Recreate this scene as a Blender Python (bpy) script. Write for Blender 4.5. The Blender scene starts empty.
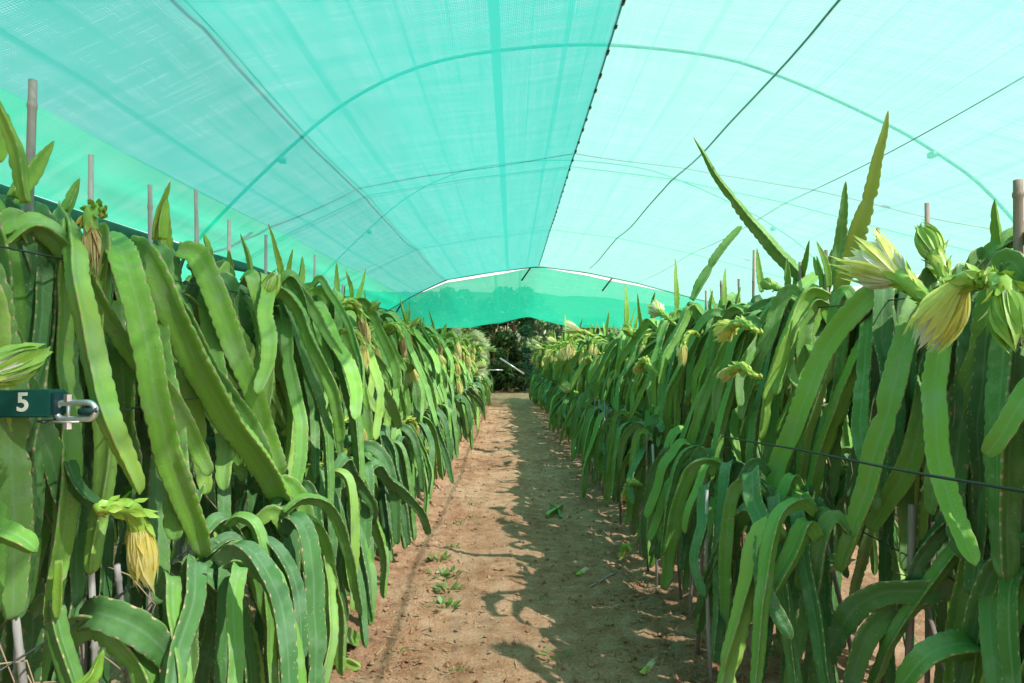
import bpy, math, random
import numpy as np
from mathutils import Vector, Matrix, noise

SC = bpy.context.scene
COL = SC.collection
PI = math.pi
R = math.radians

# ------------------------------------------------------------------ camera
CAM = Vector((0.0, 0.0, 1.5))
FOC = 711.0
PITCH = R(0.685)
cam_data = bpy.data.cameras.new('camera')
cam_data.lens = FOC / 1024 * 36
cam_data.sensor_width = 36
cam_data.clip_start = 0.05
cam_data.clip_end = 3000
cam = bpy.data.objects.new('camera', cam_data)
cam.location = CAM
cam.rotation_euler = (PI / 2 + PITCH, 0, 0)
COL.objects.link(cam)
SC.camera = cam

# ------------------------------------------------------------------ sky, sun, exposure
SUN = Vector((0.53, -0.42, 0.74)).normalized()
world = bpy.data.worlds.new('World')
SC.world = world
world.use_nodes = True
wn = world.node_tree
sky = wn.nodes.new('ShaderNodeTexSky')
sky.sky_type = 'NISHITA'
sky.sun_disc = False
sky.sun_elevation = math.asin(SUN.z)
sky.sun_rotation = math.atan2(SUN.x, SUN.y)
sky.air_density = 1.6
sky.dust_density = 2.4
sky.ozone_density = 1.0
wn.nodes['Background'].inputs['Strength'].default_value = 0.12
# thin bright cloud veil over the blue
_tc = wn.nodes.new('ShaderNodeTexCoord')
_no = wn.nodes.new('ShaderNodeTexNoise'); _no.inputs['Scale'].default_value = 2.2; _no.inputs['Detail'].default_value = 6
wn.links.new(_tc.outputs['Generated'], _no.inputs['Vector'])
_mr = wn.nodes.new('ShaderNodeMapRange'); _mr.inputs[1].default_value = 0.3; _mr.inputs[2].default_value = 0.7
_mr.inputs[3].default_value = 0.45; _mr.inputs[4].default_value = 0.85
wn.links.new(_no.outputs['Fac'], _mr.inputs[0])
_mx = wn.nodes.new('ShaderNodeMix'); _mx.data_type = 'RGBA'
wn.links.new(_mr.outputs[0], _mx.inputs[0]); wn.links.new(sky.outputs[0], _mx.inputs[6])
_mx.inputs[7].default_value = (3.7, 3.8, 3.85, 1)
wn.links.new(_mx.outputs[2], wn.nodes['Background'].inputs[0])
sd = bpy.data.lights.new('sun', 'SUN')
sd.energy = 4.9
sd.angle = R(0.5)
sd.color = (1.0, 0.955, 0.88)
sun = bpy.data.objects.new('sun', sd)
sun.rotation_euler = SUN.to_track_quat('Z', 'Y').to_euler()
sun.location = SUN * 40
COL.objects.link(sun)
SC.view_settings.view_transform = 'Standard'
SC.view_settings.look = 'None'
SC.view_settings.gamma = 1
SC.view_settings.exposure = 1.55
SC.view_settings.use_curve_mapping = False
try:
    SC.cycles.transparent_max_bounces = 24
    SC.cycles.max_bounces = 10
    SC.cycles.diffuse_bounces = 6
    SC.cycles.use_denoising = True
except Exception:
    pass

FWD = Vector((0, math.cos(PITCH), math.sin(PITCH)))
UPV = Vector((0, -math.sin(PITCH), math.cos(PITCH)))


def ray(px, py):
    return FWD + Vector((1, 0, 0)) * ((px - 512) / FOC) + UPV * ((341.5 - py) / FOC)


def on_x(px, py, X):            # point of the plane x = X seen along a sight line
    d = ray(px, py)
    return CAM + d * (X / d.x)


def on_y(px, py, Y):
    d = ray(px, py)
    return CAM + d * (Y / d.y)


# ------------------------------------------------------------------ object helpers
def tag(o, label=None, cat=None, group=None, kind=None):
    if label: o['label'] = label
    if cat: o['category'] = cat
    if group: o['group'] = group
    if kind: o['kind'] = kind
    return o


def link(name, data, parent=None):
    o = bpy.data.objects.new(name, data)
    COL.objects.link(o)
    if parent is not None:
        o.parent = parent
    return o


def empty(name, loc, rz=0.0):
    o = link(name, None)
    o.location = loc
    o.rotation_euler = (0, 0, rz)
    o.empty_display_size = 0.1
    return o


def copy_tree(o, parent=None):
    c = o.copy()
    COL.objects.link(c)
    if parent is not None:
        c.parent = parent
    for ch in list(o.children):
        copy_tree(ch, c)
    return c


def mesh(name, V, F, mats, smooth=True, uv=None, tint=None, midx=None):
    me = bpy.data.meshes.new(name)
    me.from_pydata([tuple(v) for v in V], [], [tuple(f) for f in F])
    if not isinstance(mats, (list, tuple)):
        mats = [mats]
    for m in mats:
        me.materials.append(m)
    if smooth:
        me.polygons.foreach_set('use_smooth', np.ones(len(me.polygons), dtype=bool))
    if midx is not None:
        me.polygons.foreach_set('material_index', np.asarray(midx, dtype=np.int32))
    if uv is not None:
        lay = me.uv_layers.new(name='along')
        vi = np.empty(len(me.loops), dtype=np.int32)
        me.loops.foreach_get('vertex_index', vi)
        lay.data.foreach_set('uv', np.asarray(uv, dtype=np.float32)[vi].ravel())
    if tint is not None:
        a = me.attributes.new('tint', 'FLOAT', 'POINT')
        a.data.foreach_set('value', np.asarray(tint, dtype=np.float32))
    me.update()
    return me


class Geo:
    """Collects vertices and faces of ONE mesh."""
    def __init__(s):
        s.V = []; s.F = []; s.M = []

    def add(s, V, F, m=0):
        b = len(s.V)
        s.V.extend([tuple(v) for v in V])
        s.F.extend([tuple(i + b for i in f) for f in F])
        s.M.extend([m] * len(F))

    def tube(s, pts, r, n=8, m=0, cap=True):
        pts = [Vector(p) for p in pts]
        rs = r if isinstance(r, (list, tuple)) else [r] * len(pts)
        b = len(s.V)
        ref = None
        for i, p in enumerate(pts):
            t = (pts[min(i + 1, len(pts) - 1)] - pts[max(i - 1, 0)]).normalized()
            if ref is None:
                ref = t.orthogonal().normalized()
            ref = (ref - t * ref.dot(t)).normalized()
            bi = t.cross(ref)
            for k in range(n):
                a = 2 * PI * k / n
                s.V.append(tuple(p + (ref * math.cos(a) + bi * math.sin(a)) * rs[i]))
        for i in range(len(pts) - 1):
            for k in range(n):
                k2 = (k + 1) % n
                s.F.append((b + i * n + k, b + i * n + k2, b + (i + 1) * n + k2, b + (i + 1) * n + k)); s.M.append(m)
        if cap:
            s.F.append(tuple(b + k for k in reversed(range(n)))); s.M.append(m)
            e = b + (len(pts) - 1) * n
            s.F.append(tuple(e + k for k in range(n))); s.M.append(m)

    def box(s, lo, hi, m=0, bev=0.0):
        x0, y0, z0 = lo; x1, y1, z1 = hi
        if bev <= 0:
            V = [(x, y, z) for z in (z0, z1) for y in (y0, y1) for x in (x0, x1)]
            F = [(0, 2, 3, 1), (4, 5, 7, 6), (0, 1, 5, 4), (2, 6, 7, 3), (0, 4, 6, 2), (1, 3, 7, 5)]
            s.add(V, F, m); return
        import bmesh
        bm = bmesh.new()
        bmesh.ops.create_cube(bm, size=1)
        bmesh.ops.scale(bm, vec=(x1 - x0, y1 - y0, z1 - z0), verts=bm.verts)
        bmesh.ops.translate(bm, vec=((x0 + x1) / 2, (y0 + y1) / 2, (z0 + z1) / 2), verts=bm.verts)
        bmesh.ops.bevel(bm, geom=list(bm.edges), offset=bev, segments=2, affect='EDGES')
        bm.verts.index_update()
        s.add([v.co[:] for v in bm.verts], [[v.index for v in f.verts] for f in bm.faces], m)
        bm.free()

    def make(s, name, mats, parent=None, smooth=True):
        return link(name, mesh(name, s.V, s.F, mats, smooth, midx=s.M), parent)


def catmull(pts, ds):
    P = [Vector(p) for p in pts]
    P = [P[0] * 2 - P[1]] + P + [P[-1] * 2 - P[-2]]
    out = []
    for i in range(1, len(P) - 2):
        a, b, c, d = P[i - 1], P[i], P[i + 1], P[i + 2]
        n = max(2, int((c - b).length / ds * 2))
        for k in range(n):
            t = k / n
            out.append(0.5 * ((2 * b) + (c - a) * t + (2 * a - 5 * b + 4 * c - d) * t * t + (3 * b - a - 3 * c + d) * t ** 3))
    out.append(P[-2])
    L = [0.0]
    for i in range(1, len(out)):
        L.append(L[-1] + (out[i] - out[i - 1]).length)
    n = max(3, int(L[-1] / ds))
    A = np.array([p[:] for p in out]); L = np.array(L)
    s = np.linspace(0, L[-1], n + 1)
    return np.stack([np.interp(s, L, A[:, k]) for k in range(3)], 1), s


# ------------------------------------------------------------------ materials
def new_mat(name):
    m = bpy.data.materials.new(name)
    m.use_nodes = True
    nt = m.node_tree
    return m, nt, nt.nodes['Principled BSDF'], nt.nodes['Material Output']


class NT:
    def __init__(s, nt): s.nt = nt

    def n(s, t, **kw):
        x = s.nt.nodes.new(t)
        for k, v in kw.items(): setattr(x, k, v)
        return x

    def l(s, a, b): s.nt.links.new(a, b)

    def put(s, v, sock):
        if hasattr(v, 'is_output'): s.l(v, sock)
        else: sock.default_value = v

    def math(s, op, a, b=0.0, c=0.0, clamp=False):
        x = s.n('ShaderNodeMath', operation=op, use_clamp=clamp)
        s.put(a, x.inputs[0]); s.put(b, x.inputs[1]); s.put(c, x.inputs[2])
        return x.outputs[0]

    def mix(s, f, a, b):
        x = s.n('ShaderNodeMix', data_type='RGBA')
        s.put(f, x.inputs[0]); s.put(a, x.inputs[6]); s.put(b, x.inputs[7])
        return x.outputs[2]

    def ramp(s, f, stops):
        x = s.n('ShaderNodeValToRGB')
        cr = x.color_ramp
        while len(cr.elements) < len(stops): cr.elements.new(0.5)
        for e, (p, c) in zip(cr.elements, stops):
            e.position = p; e.color = c if len(c) == 4 else (*c, 1)
        s.l(f, x.inputs[0]); return x.outputs[0]

    def step(s, v, a, b):
        x = s.n('ShaderNodeMapRange', interpolation_type='SMOOTHSTEP')
        s.put(v, x.inputs[0]); x.inputs[1].default_value = a; x.inputs[2].default_value = b
        return x.outputs[0]

    def noise(s, vec, scale, detail=3, rough=0.55, dist=0.0):
        x = s.n('ShaderNodeTexNoise')
        if vec is not None: s.l(vec, x.inputs['Vector'])
        x.inputs['Scale'].default_value = scale; x.inputs['Detail'].default_value = detail
        x.inputs['Roughness'].default_value = rough; x.inputs['Distortion'].default_value = dist
        return x.outputs['Fac']

    def scaled(s, vec, sc):
        x = s.n('ShaderNodeMapping'); s.l(vec, x.inputs[0]); x.inputs['Scale'].default_value = sc
        return x.outputs[0]

    def bump(s, h, strength, dist=0.01):
        x = s.n('ShaderNodeBump'); x.inputs['Strength'].default_value = strength
        x.inputs['Distance'].default_value = dist; s.l(h, x.inputs['Height'])
        return x.outputs[0]


def rgba(c): return (*c, 1)


def cactus_mat(name, dark, mid, pale, waxy):
    m, nt, p, out = new_mat(name)
    t = NT(nt)
    oi = t.n('ShaderNodeObjectInfo')
    at = t.n('ShaderNodeAttribute', attribute_name='tint')
    rnd = t.math('FRACT', t.math('ADD', oi.outputs['Random'], at.outputs['Fac']))
    co = t.n('ShaderNodeTexCoord').outputs['Object']
    uv = t.n('ShaderNodeUVMap', uv_map='along').outputs[0]
    sx = t.n('ShaderNodeSeparateXYZ'); t.l(uv, sx.inputs[0])
    edge, along = sx.outputs[0], sx.outputs[1]
    base = t.ramp(rnd, [(0.0, dark), (0.35, mid), (0.75, mid), (1.0, pale)])
    n1 = t.noise(co, 9.0, 4, 0.6)
    base = t.mix(t.math('MULTIPLY', t.step(n1, 0.46, 0.70), 0.50), base, rgba(waxy))
    n2 = t.noise(co, 60.0, 3, 0.6)
    base = t.mix(t.math('MULTIPLY', n2, 0.35), base, t.mix(0.5, base, rgba(pale)))
    # pale line along the inner spine between the wings
    base = t.mix(t.math('MULTIPLY', t.step(edge, 0.2, 0.0), 0.35), base, rgba(waxy))
    # dirt-brown corky scars with an outline of their own
    n3 = t.noise(co, 23.0, 5, 0.65)
    base = t.mix(t.math('MULTIPLY', t.step(n3, 0.665, 0.70), 0.8), base, (0.27, 0.22, 0.11, 1))
    # white dust specks
    vo = t.n('ShaderNodeTexVoronoi'); t.l(co, vo.inputs['Vector']); vo.inputs['Scale'].default_value = 95
    speck = t.math('MULTIPLY', t.step(vo.outputs['Distance'], 0.22, 0.12), t.step(t.noise(co, 6.0, 2), 0.5, 0.62))
    base = t.mix(t.math('MULTIPLY', speck, 0.5), base, (0.5, 0.52, 0.42, 1))
    # horny margin and areoles
    n4 = t.noise(co, 30.0, 2)
    marg = t.math('MULTIPLY', t.step(edge, 0.955, 1.0), t.math('ADD', t.math('MULTIPLY', n4, 1.1), 0.02), clamp=True)
    base = t.mix(marg, base, (0.26, 0.22, 0.09, 1))
    fr = t.math('ABSOLUTE', t.math('SUBTRACT', t.math('FRACT', t.math('ADD', along, 0.5)), 0.5))
    aro = t.math('MULTIPLY', t.step(fr, 0.16, 0.07), t.step(edge, 0.90, 0.96))
    base = t.mix(aro, base, (0.40, 0.33, 0.20, 1))
    t.l(base, p.inputs['Base Color'])
    rr = t.math('ADD', t.math('MULTIPLY', n1, 0.28), 0.36)
    t.l(rr, p.inputs['Roughness'])
    p.inputs['Specular IOR Level'].default_value = 0.36
    p.inputs['Subsurface Weight'].default_value = 0.0
    h = t.math('ADD', t.math('MULTIPLY', n1, 1.0), t.math('MULTIPLY', n2, 0.25))
    cr = t.noise(t.scaled(uv, (14, 1.5, 1)), 4.0, 3)
    h = t.math('ADD', h, t.math('MULTIPLY', cr, 0.5))
    t.l(t.bump(h, 0.5, 0.012), p.inputs['Normal'])
    return m


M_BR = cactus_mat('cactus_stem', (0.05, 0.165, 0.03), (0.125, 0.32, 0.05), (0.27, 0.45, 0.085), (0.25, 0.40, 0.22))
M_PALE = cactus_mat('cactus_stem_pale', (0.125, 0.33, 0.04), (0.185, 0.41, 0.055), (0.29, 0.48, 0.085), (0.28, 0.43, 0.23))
M_DARK = cactus_mat('cactus_stem_dark', (0.032, 0.115, 0.035), (0.058, 0.18, 0.045), (0.13, 0.27, 0.065), (0.18, 0.30, 0.19))  # darker green set, used on inner, low and some front arms
M_SHOOT = cactus_mat('cactus_shoot', (0.10, 0.25, 0.025), (0.15, 0.32, 0.03), (0.25, 0.38, 0.04), (0.17, 0.32, 0.07))


def petal_mat(name, c1, c2, trans=0.5, rough=0.55):
    m, nt, p, out = new_mat(name)
    t = NT(nt)
    co = t.n('ShaderNodeTexCoord').outputs['Object']
    oi = t.n('ShaderNodeObjectInfo')
    n = t.noise(t.scaled(co, (1, 1, 1)), 26, 4, 0.6)
    f = t.math('ADD', t.math('MULTIPLY', t.math('SUBTRACT', n, 0.5), 2.2), t.math('ADD', 0.3, t.math('MULTIPLY', oi.outputs['Random'], 0.4)), clamp=True)
    c = t.mix(f, rgba(c1), rgba(c2))
    t.l(c, p.inputs['Base Color'])
    p.inputs['Roughness'].default_value = rough
    tr = t.n('ShaderNodeBsdfTranslucent'); t.l(c, tr.inputs[0])
    ms = t.n('ShaderNodeMixShader'); ms.inputs[0].default_value = trans
    t.l(p.outputs[0], ms.inputs[1]); t.l(tr.outputs[0], ms.inputs[2]); t.l(ms.outputs[0], out.inputs[0])
    return m


M_TUBE = petal_mat('flower_tube', (0.16, 0.34, 0.04), (0.34, 0.46, 0.07), 0.08, 0.4)
M_OUT = petal_mat('petal_yellow_green', (0.60, 0.70, 0.15), (0.84, 0.82, 0.36))
M_OUTG = petal_mat('petal_green', (0.18, 0.36, 0.05), (0.34, 0.48, 0.08), 0.15)
M_WHITE = petal_mat('petal_white', (0.78, 0.78, 0.66), (0.82, 0.82, 0.78))
M_WILT = petal_mat('petal_wilted_yellow', (0.74, 0.67, 0.18), (0.86, 0.82, 0.48))
M_WILTW = petal_mat('petal_wilted_cream', (0.80, 0.76, 0.50), (0.84, 0.82, 0.68))
M_DRY = petal_mat('petal_dry_straw', (0.48, 0.34, 0.13), (0.66, 0.54, 0.28))
M_REDTIP = petal_mat('bract_red_tip', (0.36, 0.24, 0.04), (0.42, 0.42, 0.08), 0.1)


def plain(name, c, rough=0.6, metal=0.0, var=0.25, scale=25.0, spec=0.4, stretch=(1, 1, 1), bump=0.2):
    m, nt, p, out = new_mat(name)
    t = NT(nt)
    co = t.n('ShaderNodeTexCoord').outputs['Object']
    n = t.noise(t.scaled(co, stretch), scale, 5, 0.6)
    oi = t.n('ShaderNodeObjectInfo')
    f = t.math('ADD', t.math('MULTIPLY', n, 0.8), t.math('MULTIPLY', oi.outputs['Random'], 0.3))
    c0 = tuple(x * (1 - var) for x in c); c1 = tuple(min(1, x * (1 + var)) for x in c)
    t.l(t.ramp(f, [(0.25, c0), (0.85, c1)]), p.inputs['Base Color'])
    p.inputs['Roughness'].default_value = rough
    p.inputs['Metallic'].default_value = metal
    p.inputs['Specular IOR Level'].default_value = spec
    if bump: t.l(t.bump(n, bump, 0.004), p.inputs['Normal'])
    return m


M_BAMBOO = plain('weathered_bamboo', (0.28, 0.275, 0.27), 0.7, var=0.35, stretch=(30, 30, 2), scale=3)
M_BAMBOO_B = plain('brown_bamboo', (0.21, 0.165, 0.14), 0.65, var=0.4, stretch=(30, 30, 2), scale=3)
M_WIRE = plain('dark_wire', (0.02, 0.03, 0.03), 0.45, spec=0.5)
M_GREENSTEEL = plain('green_painted_steel', (0.012, 0.095, 0.085), 0.38, var=0.3, scale=14)
M_ENDCAP = plain('dark_end_cap', (0.012, 0.05, 0.06), 0.5)
M_ZINC = plain('galvanised_steel', (0.62, 0.64, 0.68), 0.32, metal=0.75, var=0.2, scale=40)
M_NUMERAL = plain('white_numeral', (0.8, 0.8, 0.78), 0.5, var=0.05, bump=0)
M_HOOP = plain('green_pipe', (0.02, 0.075, 0.055), 0.5)
M_BARK = plain('bark', (0.16, 0.12, 0.08), 0.85, var=0.4, stretch=(8, 8, 1), scale=5)
M_ROOT = plain('dry_roots', (0.30, 0.22, 0.14), 0.8)
M_TIE = plain('grey_tie', (0.30, 0.33, 0.36), 0.6)


def leaf_mat(name, c1, c2, trans=0.3):
    m, nt, p, out = new_mat(name)
    t = NT(nt)
    at = t.n('ShaderNodeAttribute', attribute_name='tint')
    c = t.mix(at.outputs['Fac'], rgba(c1), rgba(c2))
    t.l(c, p.inputs['Base Color']); p.inputs['Roughness'].default_value = 0.5
    tr = t.n('ShaderNodeBsdfTranslucent'); t.l(c, tr.inputs[0])
    ms = t.n('ShaderNodeMixShader'); ms.inputs[0].default_value = trans
    t.l(p.outputs[0], ms.inputs[1]); t.l(tr.outputs[0], ms.inputs[2]); t.l(ms.outputs[0], out.inputs[0])
    return m


M_LEAF = leaf_mat('tree_leaf', (0.025, 0.07, 0.018), (0.075, 0.14, 0.03))
M_LEAF2 = leaf_mat('tree_leaf_light', (0.04, 0.09, 0.022), (0.12, 0.18, 0.045))
M_WEED = leaf_mat('weed_leaf', (0.07, 0.17, 0.03), (0.16, 0.28, 0.06))


def soil_mat():
    m, nt, p, out = new_mat('red_soil')
    t = NT(nt)
    co = t.n('ShaderNodeTexCoord').outputs['Object']
    a = t.noise(co, 0.9, 5, 0.6); b = t.noise(co, 7.0, 6, 0.65); c = t.noise(co, 75.0, 6, 0.8)
    f = t.math('ADD', t.math('MULTIPLY', a, 0.28), t.math('ADD', t.math('MULTIPLY', b, 0.34), t.math('MULTIPLY', c, 0.44)))
    col = t.ramp(f, [(0.40, (0.21, 0.098, 0.055)), (0.50, (0.45, 0.245, 0.14)), (0.60, (0.63, 0.415, 0.27))])
    vo = t.n('ShaderNodeTexVoronoi'); t.l(co, vo.inputs['Vector']); vo.inputs['Scale'].default_value = 70
    st = t.math('MULTIPLY', t.step(vo.outputs['Distance'], 0.30, 0.18), t.step(t.noise(co, 11.0, 2), 0.46, 0.58))
    col = t.mix(t.math('MULTIPLY', st, 0.7), col, (0.55, 0.42, 0.32, 1))
    # olive tint in noise blotches over the soil
    olive = t.step(t.noise(co, 2.3, 5, 0.7), 0.60, 0.72)
    col = t.mix(t.math('MULTIPLY', olive, 0.25), col, (0.16, 0.17, 0.07, 1))
    t.l(col, p.inputs['Base Color'])
    p.inputs['Roughness'].default_value = 0.95
    p.inputs['Specular IOR Level'].default_value = 0.15
    h = t.math('ADD', t.math('MULTIPLY', b, 0.35), t.math('ADD', t.math('MULTIPLY', c, 0.55), t.math('MULTIPLY', st, 0.30)))
    t.l(t.bump(h, 1.0, 0.045), p.inputs['Normal'])
    return m


def hill_mat():
    m, nt, p, out = new_mat('wooded_hill')
    t = NT(nt)
    co = t.n('ShaderNodeTexCoord').outputs['Object']
    n = t.noise(co, 0.25, 8, 0.7)
    t.l(t.ramp(n, [(0.35, (0.035, 0.07, 0.03)), (0.55, (0.07, 0.12, 0.045)), (0.7, (0.14, 0.17, 0.08))]), p.inputs['Base Color'])
    p.inputs['Roughness'].default_value = 0.9
    t.l(t.bump(n, 1.0, 3.0), p.inputs['Normal'])
    return m


def net_mat(name, openness, seams=True, col=(0.015, 0.48, 0.31)):
    """Knitted shade cloth: holes plus green tape. UV = metres across and along."""
    m, nt, p, out = new_mat(name)
    t = NT(nt)
    uv = t.n('ShaderNodeUVMap', uv_map='along').outputs[0]
    sx = t.n('ShaderNodeSeparateXYZ'); t.l(uv, sx.inputs[0])
    u, v = sx.outputs[0], sx.outputs[1]
    # knit: chains along v every 18 mm, tape across every 12 mm
    wob = t.math('MULTIPLY', t.noise(uv, 3.0, 3), 0.05)
    chain = t.math('SINE', t.math('MULTIPLY', t.math('ADD', u, wob), 2 * PI / 0.012))
    tape = t.math('SINE', t.math('MULTIPLY', t.math('ADD', v, wob), 2 * PI / 0.016))
    knit = t.math('ADD', t.math('MULTIPLY', chain, 0.10), t.math('MULTIPLY', tape, 0.15))
    # uneven stretch of the cloth, long along the roll and in bands across it
    s1 = t.noise(t.scaled(uv, (9.0, 0.5, 1)), 1.0, 4, 0.65)
    s2 = t.noise(t.scaled(uv, (0.5, 7.0, 1)), 1.0, 4, 0.65)
    s3 = t.noise(t.scaled(uv, (1.6, 40.0, 1)), 1.0, 3, 0.6)
    s4 = t.noise(t.scaled(uv, (70.0, 1.2, 1)), 1.0, 2, 0.6)
    den = t.math('ADD', t.math('ADD', t.math('MULTIPLY', t.math('SUBTRACT', s1, 0.5), 0.26), t.math('MULTIPLY', t.math('SUBTRACT', s2, 0.5), 0.30)),
                 t.math('ADD', t.math('MULTIPLY', t.math('SUBTRACT', s3, 0.5), 0.32), t.math('MULTIPLY', t.math('SUBTRACT', s4, 0.5), 0.24)))
    op = t.math('ADD', t.math('ADD', den, openness), knit)
    if seams:
        for (c, w, d) in seams:
            k = t.step(t.math('ABSOLUTE', t.math('SUBTRACT', u, c)), w, w * 0.7)
            op = t.math('SUBTRACT', op, t.math('MULTIPLY', k, d))
    # holes close up when a cloth of round tapes is crossed at a slant
    lw = t.n('ShaderNodeLayerWeight'); lw.inputs[0].default_value = 0.5
    op = t.math('MULTIPLY', op, t.math('SUBTRACT', 1.05, t.math('MULTIPLY', t.math('POWER', lw.outputs['Facing'], 1.6), 0.55)))
    op = t.math('MINIMUM', t.math('MAXIMUM', op, 0.03), 0.97)
    df = t.n('ShaderNodeBsdfDiffuse'); df.inputs[0].default_value = rgba(col)
    tl = t.n('ShaderNodeBsdfTranslucent'); tl.inputs[0].default_value = rgba(col)
    m1 = t.n('ShaderNodeMixShader'); m1.inputs[0].default_value = 0.6
    t.l(df.outputs[0], m1.inputs[1]); t.l(tl.outputs[0], m1.inputs[2])
    tp = t.n('ShaderNodeBsdfTransparent')
    m2 = t.n('ShaderNodeMixShader'); t.l(op, m2.inputs[0])
    t.l(m1.outputs[0], m2.inputs[1]); t.l(tp.outputs[0], m2.inputs[2])
    t.l(m2.outputs[0], out.inputs[0])
    return m


# ------------------------------------------------------------------ ground and hills
def ground_h(x, y):
    h = 0.0
    for rx in (-1.36, 1.45):
        d = abs(x - rx)
        h += 0.085 * max(0.0, 1 - (d / 0.62) ** 2)
    if -0.9 < x < 1.0 and 0.5 < y < 23:
        h += 0.012 * math.cos(x * 9.0) * (1 if abs(x) < 0.6 else 0.4)
        h -= 0.005 * math.exp(-((x + 0.13) / 0.06) ** 2)
    amp = 1.0 if abs(x) < 7 and y < 30 else 0.0
    if amp:
        side = min(1.0, max(0.0, (abs(x - 0.05) - 0.35) / 0.4))
        h += 0.022 * noise.noise((x * 2.2, y * 2.2, 0.3)) + (0.009 + 0.024 * side) * noise.noise((x * 9, y * 9, 5.1)) + (0.008 + 0.014 * side) * noise.noise((x * 24, y * 24, 9.7))
    return h


def axis(vals):
    out = []
    for a, b, st in vals:
        n = max(1, round((b - a) / st))
        out += [a + (b - a) * k / n for k in range(n)]
    out.append(vals[-1][1])
    return out


xs = axis([(-900, -60, 120), (-60, -8, 6.5), (-8, -2.3, 0.15), (-2.3, 2.4, 0.03), (2.4, 8, 0.15), (8, 60, 6.5), (60, 900, 120)])
ys = axis([(-300, -6, 49), (-6, 1.2, 0.4), (1.2, 6, 0.03), (6, 13, 0.06), (13, 30, 0.2), (30, 80, 5), (80, 1500, 142)])
V = [(x, y, ground_h(x, y)) for y in ys for x in xs]
nx = len(xs)
F = [(j * nx + i, j * nx + i + 1, (j + 1) * nx + i + 1, (j + 1) * nx + i) for j in range(len(ys) - 1) for i in range(nx - 1)]
M_SOIL = soil_mat()
tag(link('ground', mesh('ground', V, F, M_SOIL)), kind='structure')

g = Geo()
hx = np.linspace(-420, 420, 85); hy = np.linspace(110, 420, 32)
HV = []
for yy in hy:
    for xx in hx:
        k = max(0.0, math.sin(PI * min(1, (yy - 110) / 310))) ** 0.8
        HV.append((xx, yy, -1 + k * (17 + 10 * noise.noise((xx * 0.012, yy * 0.006, 2.0)) + 2.2 * noise.noise((xx * 0.08, yy * 0.08, 1.0)) + max(0, xx) * 0.05)))
HF = [(j * 85 + i, j * 85 + i + 1, (j + 1) * 85 + i + 1, (j + 1) * 85 + i) for j in range(31) for i in range(84)]
tag(link('hills', mesh('hills', HV, HF, hill_mat())), kind='structure')


# ------------------------------------------------------------------ shade-net roof
EAVE_L, EAVE_R = -2.95, 5.3
PROF_L = [(EAVE_L, 2.46), (-2.46, 2.76), (-1.58, 3.18), (-0.5, 3.36), (0.64, 3.50)]
PROF_R = [(0.64, 3.50), (1.76, 3.36), (3.0, 3.10), (4.2, 2.78), (EAVE_R, 2.50)]
CROSS = [-4.5, -0.4, 3.7, 7.8, 11.9, 17.0]


def prof(P, x):
    return float(np.interp(x, [p[0] for p in P], [p[1] for p in P]))


def sag(y):
    for a, b in zip(CROSS, CROSS[1:]):
        if a <= y <= b:
            return math.sin(PI * (y - a) / (b - a))
    return 0.0


def sheet(name, x0, x1, P, y0, y1, mat, n=46, my=150, zoff=0.0, depth=0.05, endfun=None):
    V = []; UV = []
    for j in range(my + 1):
        y = y0 + (y1 - y0) * j / my
        for i in range(n + 1):
            f = i / n
            x = x0 + (x1 - x0) * f
            z = prof(P, x) + zoff - depth * sag(y) * (0.4 + 0.6 * abs(math.sin(PI * f * 2)))
            z += 0.012 * noise.noise((x * 1.3, y * 0.7, zoff))
            if endfun: z = endfun(x, y, z)
            V.append((x, y, z)); UV.append((x, y))
    F = [(j * (n + 1) + i, j * (n + 1) + i + 1, (j + 1) * (n + 1) + i + 1, (j + 1) * (n + 1) + i) for j in range(my) for i in range(n)]
    return link(name, mesh(name, V, F, mat, uv=UV))


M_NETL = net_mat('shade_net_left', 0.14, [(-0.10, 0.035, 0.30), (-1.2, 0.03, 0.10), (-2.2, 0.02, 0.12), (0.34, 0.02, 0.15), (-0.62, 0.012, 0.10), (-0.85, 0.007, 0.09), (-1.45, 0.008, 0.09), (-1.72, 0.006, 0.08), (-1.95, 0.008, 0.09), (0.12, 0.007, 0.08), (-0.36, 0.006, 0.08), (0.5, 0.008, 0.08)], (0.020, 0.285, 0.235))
M_NETR = net_mat('shade_net_right', 0.40, [(1.2, 0.02, 0.10), (2.45, 0.015, 0.06), (3.7, 0.03, 0.10), (0.9, 0.008, 0.12), (1.5, 0.008, 0.12), (2.05, 0.007, 0.10), (2.75, 0.008, 0.12), (3.3, 0.008, 0.12), (4.3, 0.01, 0.12)], (0.085, 0.32, 0.26))  # paler thread and higher openness imitate sun glare on this slope
M_NET2 = net_mat('shade_net_far', 0.16, [(-0.4, 0.04, 0.15), (0.2, 0.04, 0.15)], (0.012, 0.28, 0.17))
M_NETH = net_mat('shade_net_hem', 0.10, [], (0.012, 0.16, 0.10))
M_NETE = net_mat('shade_net_end', 0.85, [], (0.04, 0.25, 0.22))

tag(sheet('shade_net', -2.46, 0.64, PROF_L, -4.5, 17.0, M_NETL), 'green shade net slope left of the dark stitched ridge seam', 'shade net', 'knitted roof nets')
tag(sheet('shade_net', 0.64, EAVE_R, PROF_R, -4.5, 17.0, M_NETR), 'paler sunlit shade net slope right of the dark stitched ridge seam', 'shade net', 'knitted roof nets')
tag(sheet('shade_net', EAVE_L, -2.46, PROF_L, -4.5, 17.0, net_mat('shade_net_border', 0.11, [], (0.012, 0.42, 0.25)), n=10, depth=0.03), 'deeper green closely knitted net strip along the left eave', 'shade net', 'knitted roof nets')


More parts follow.
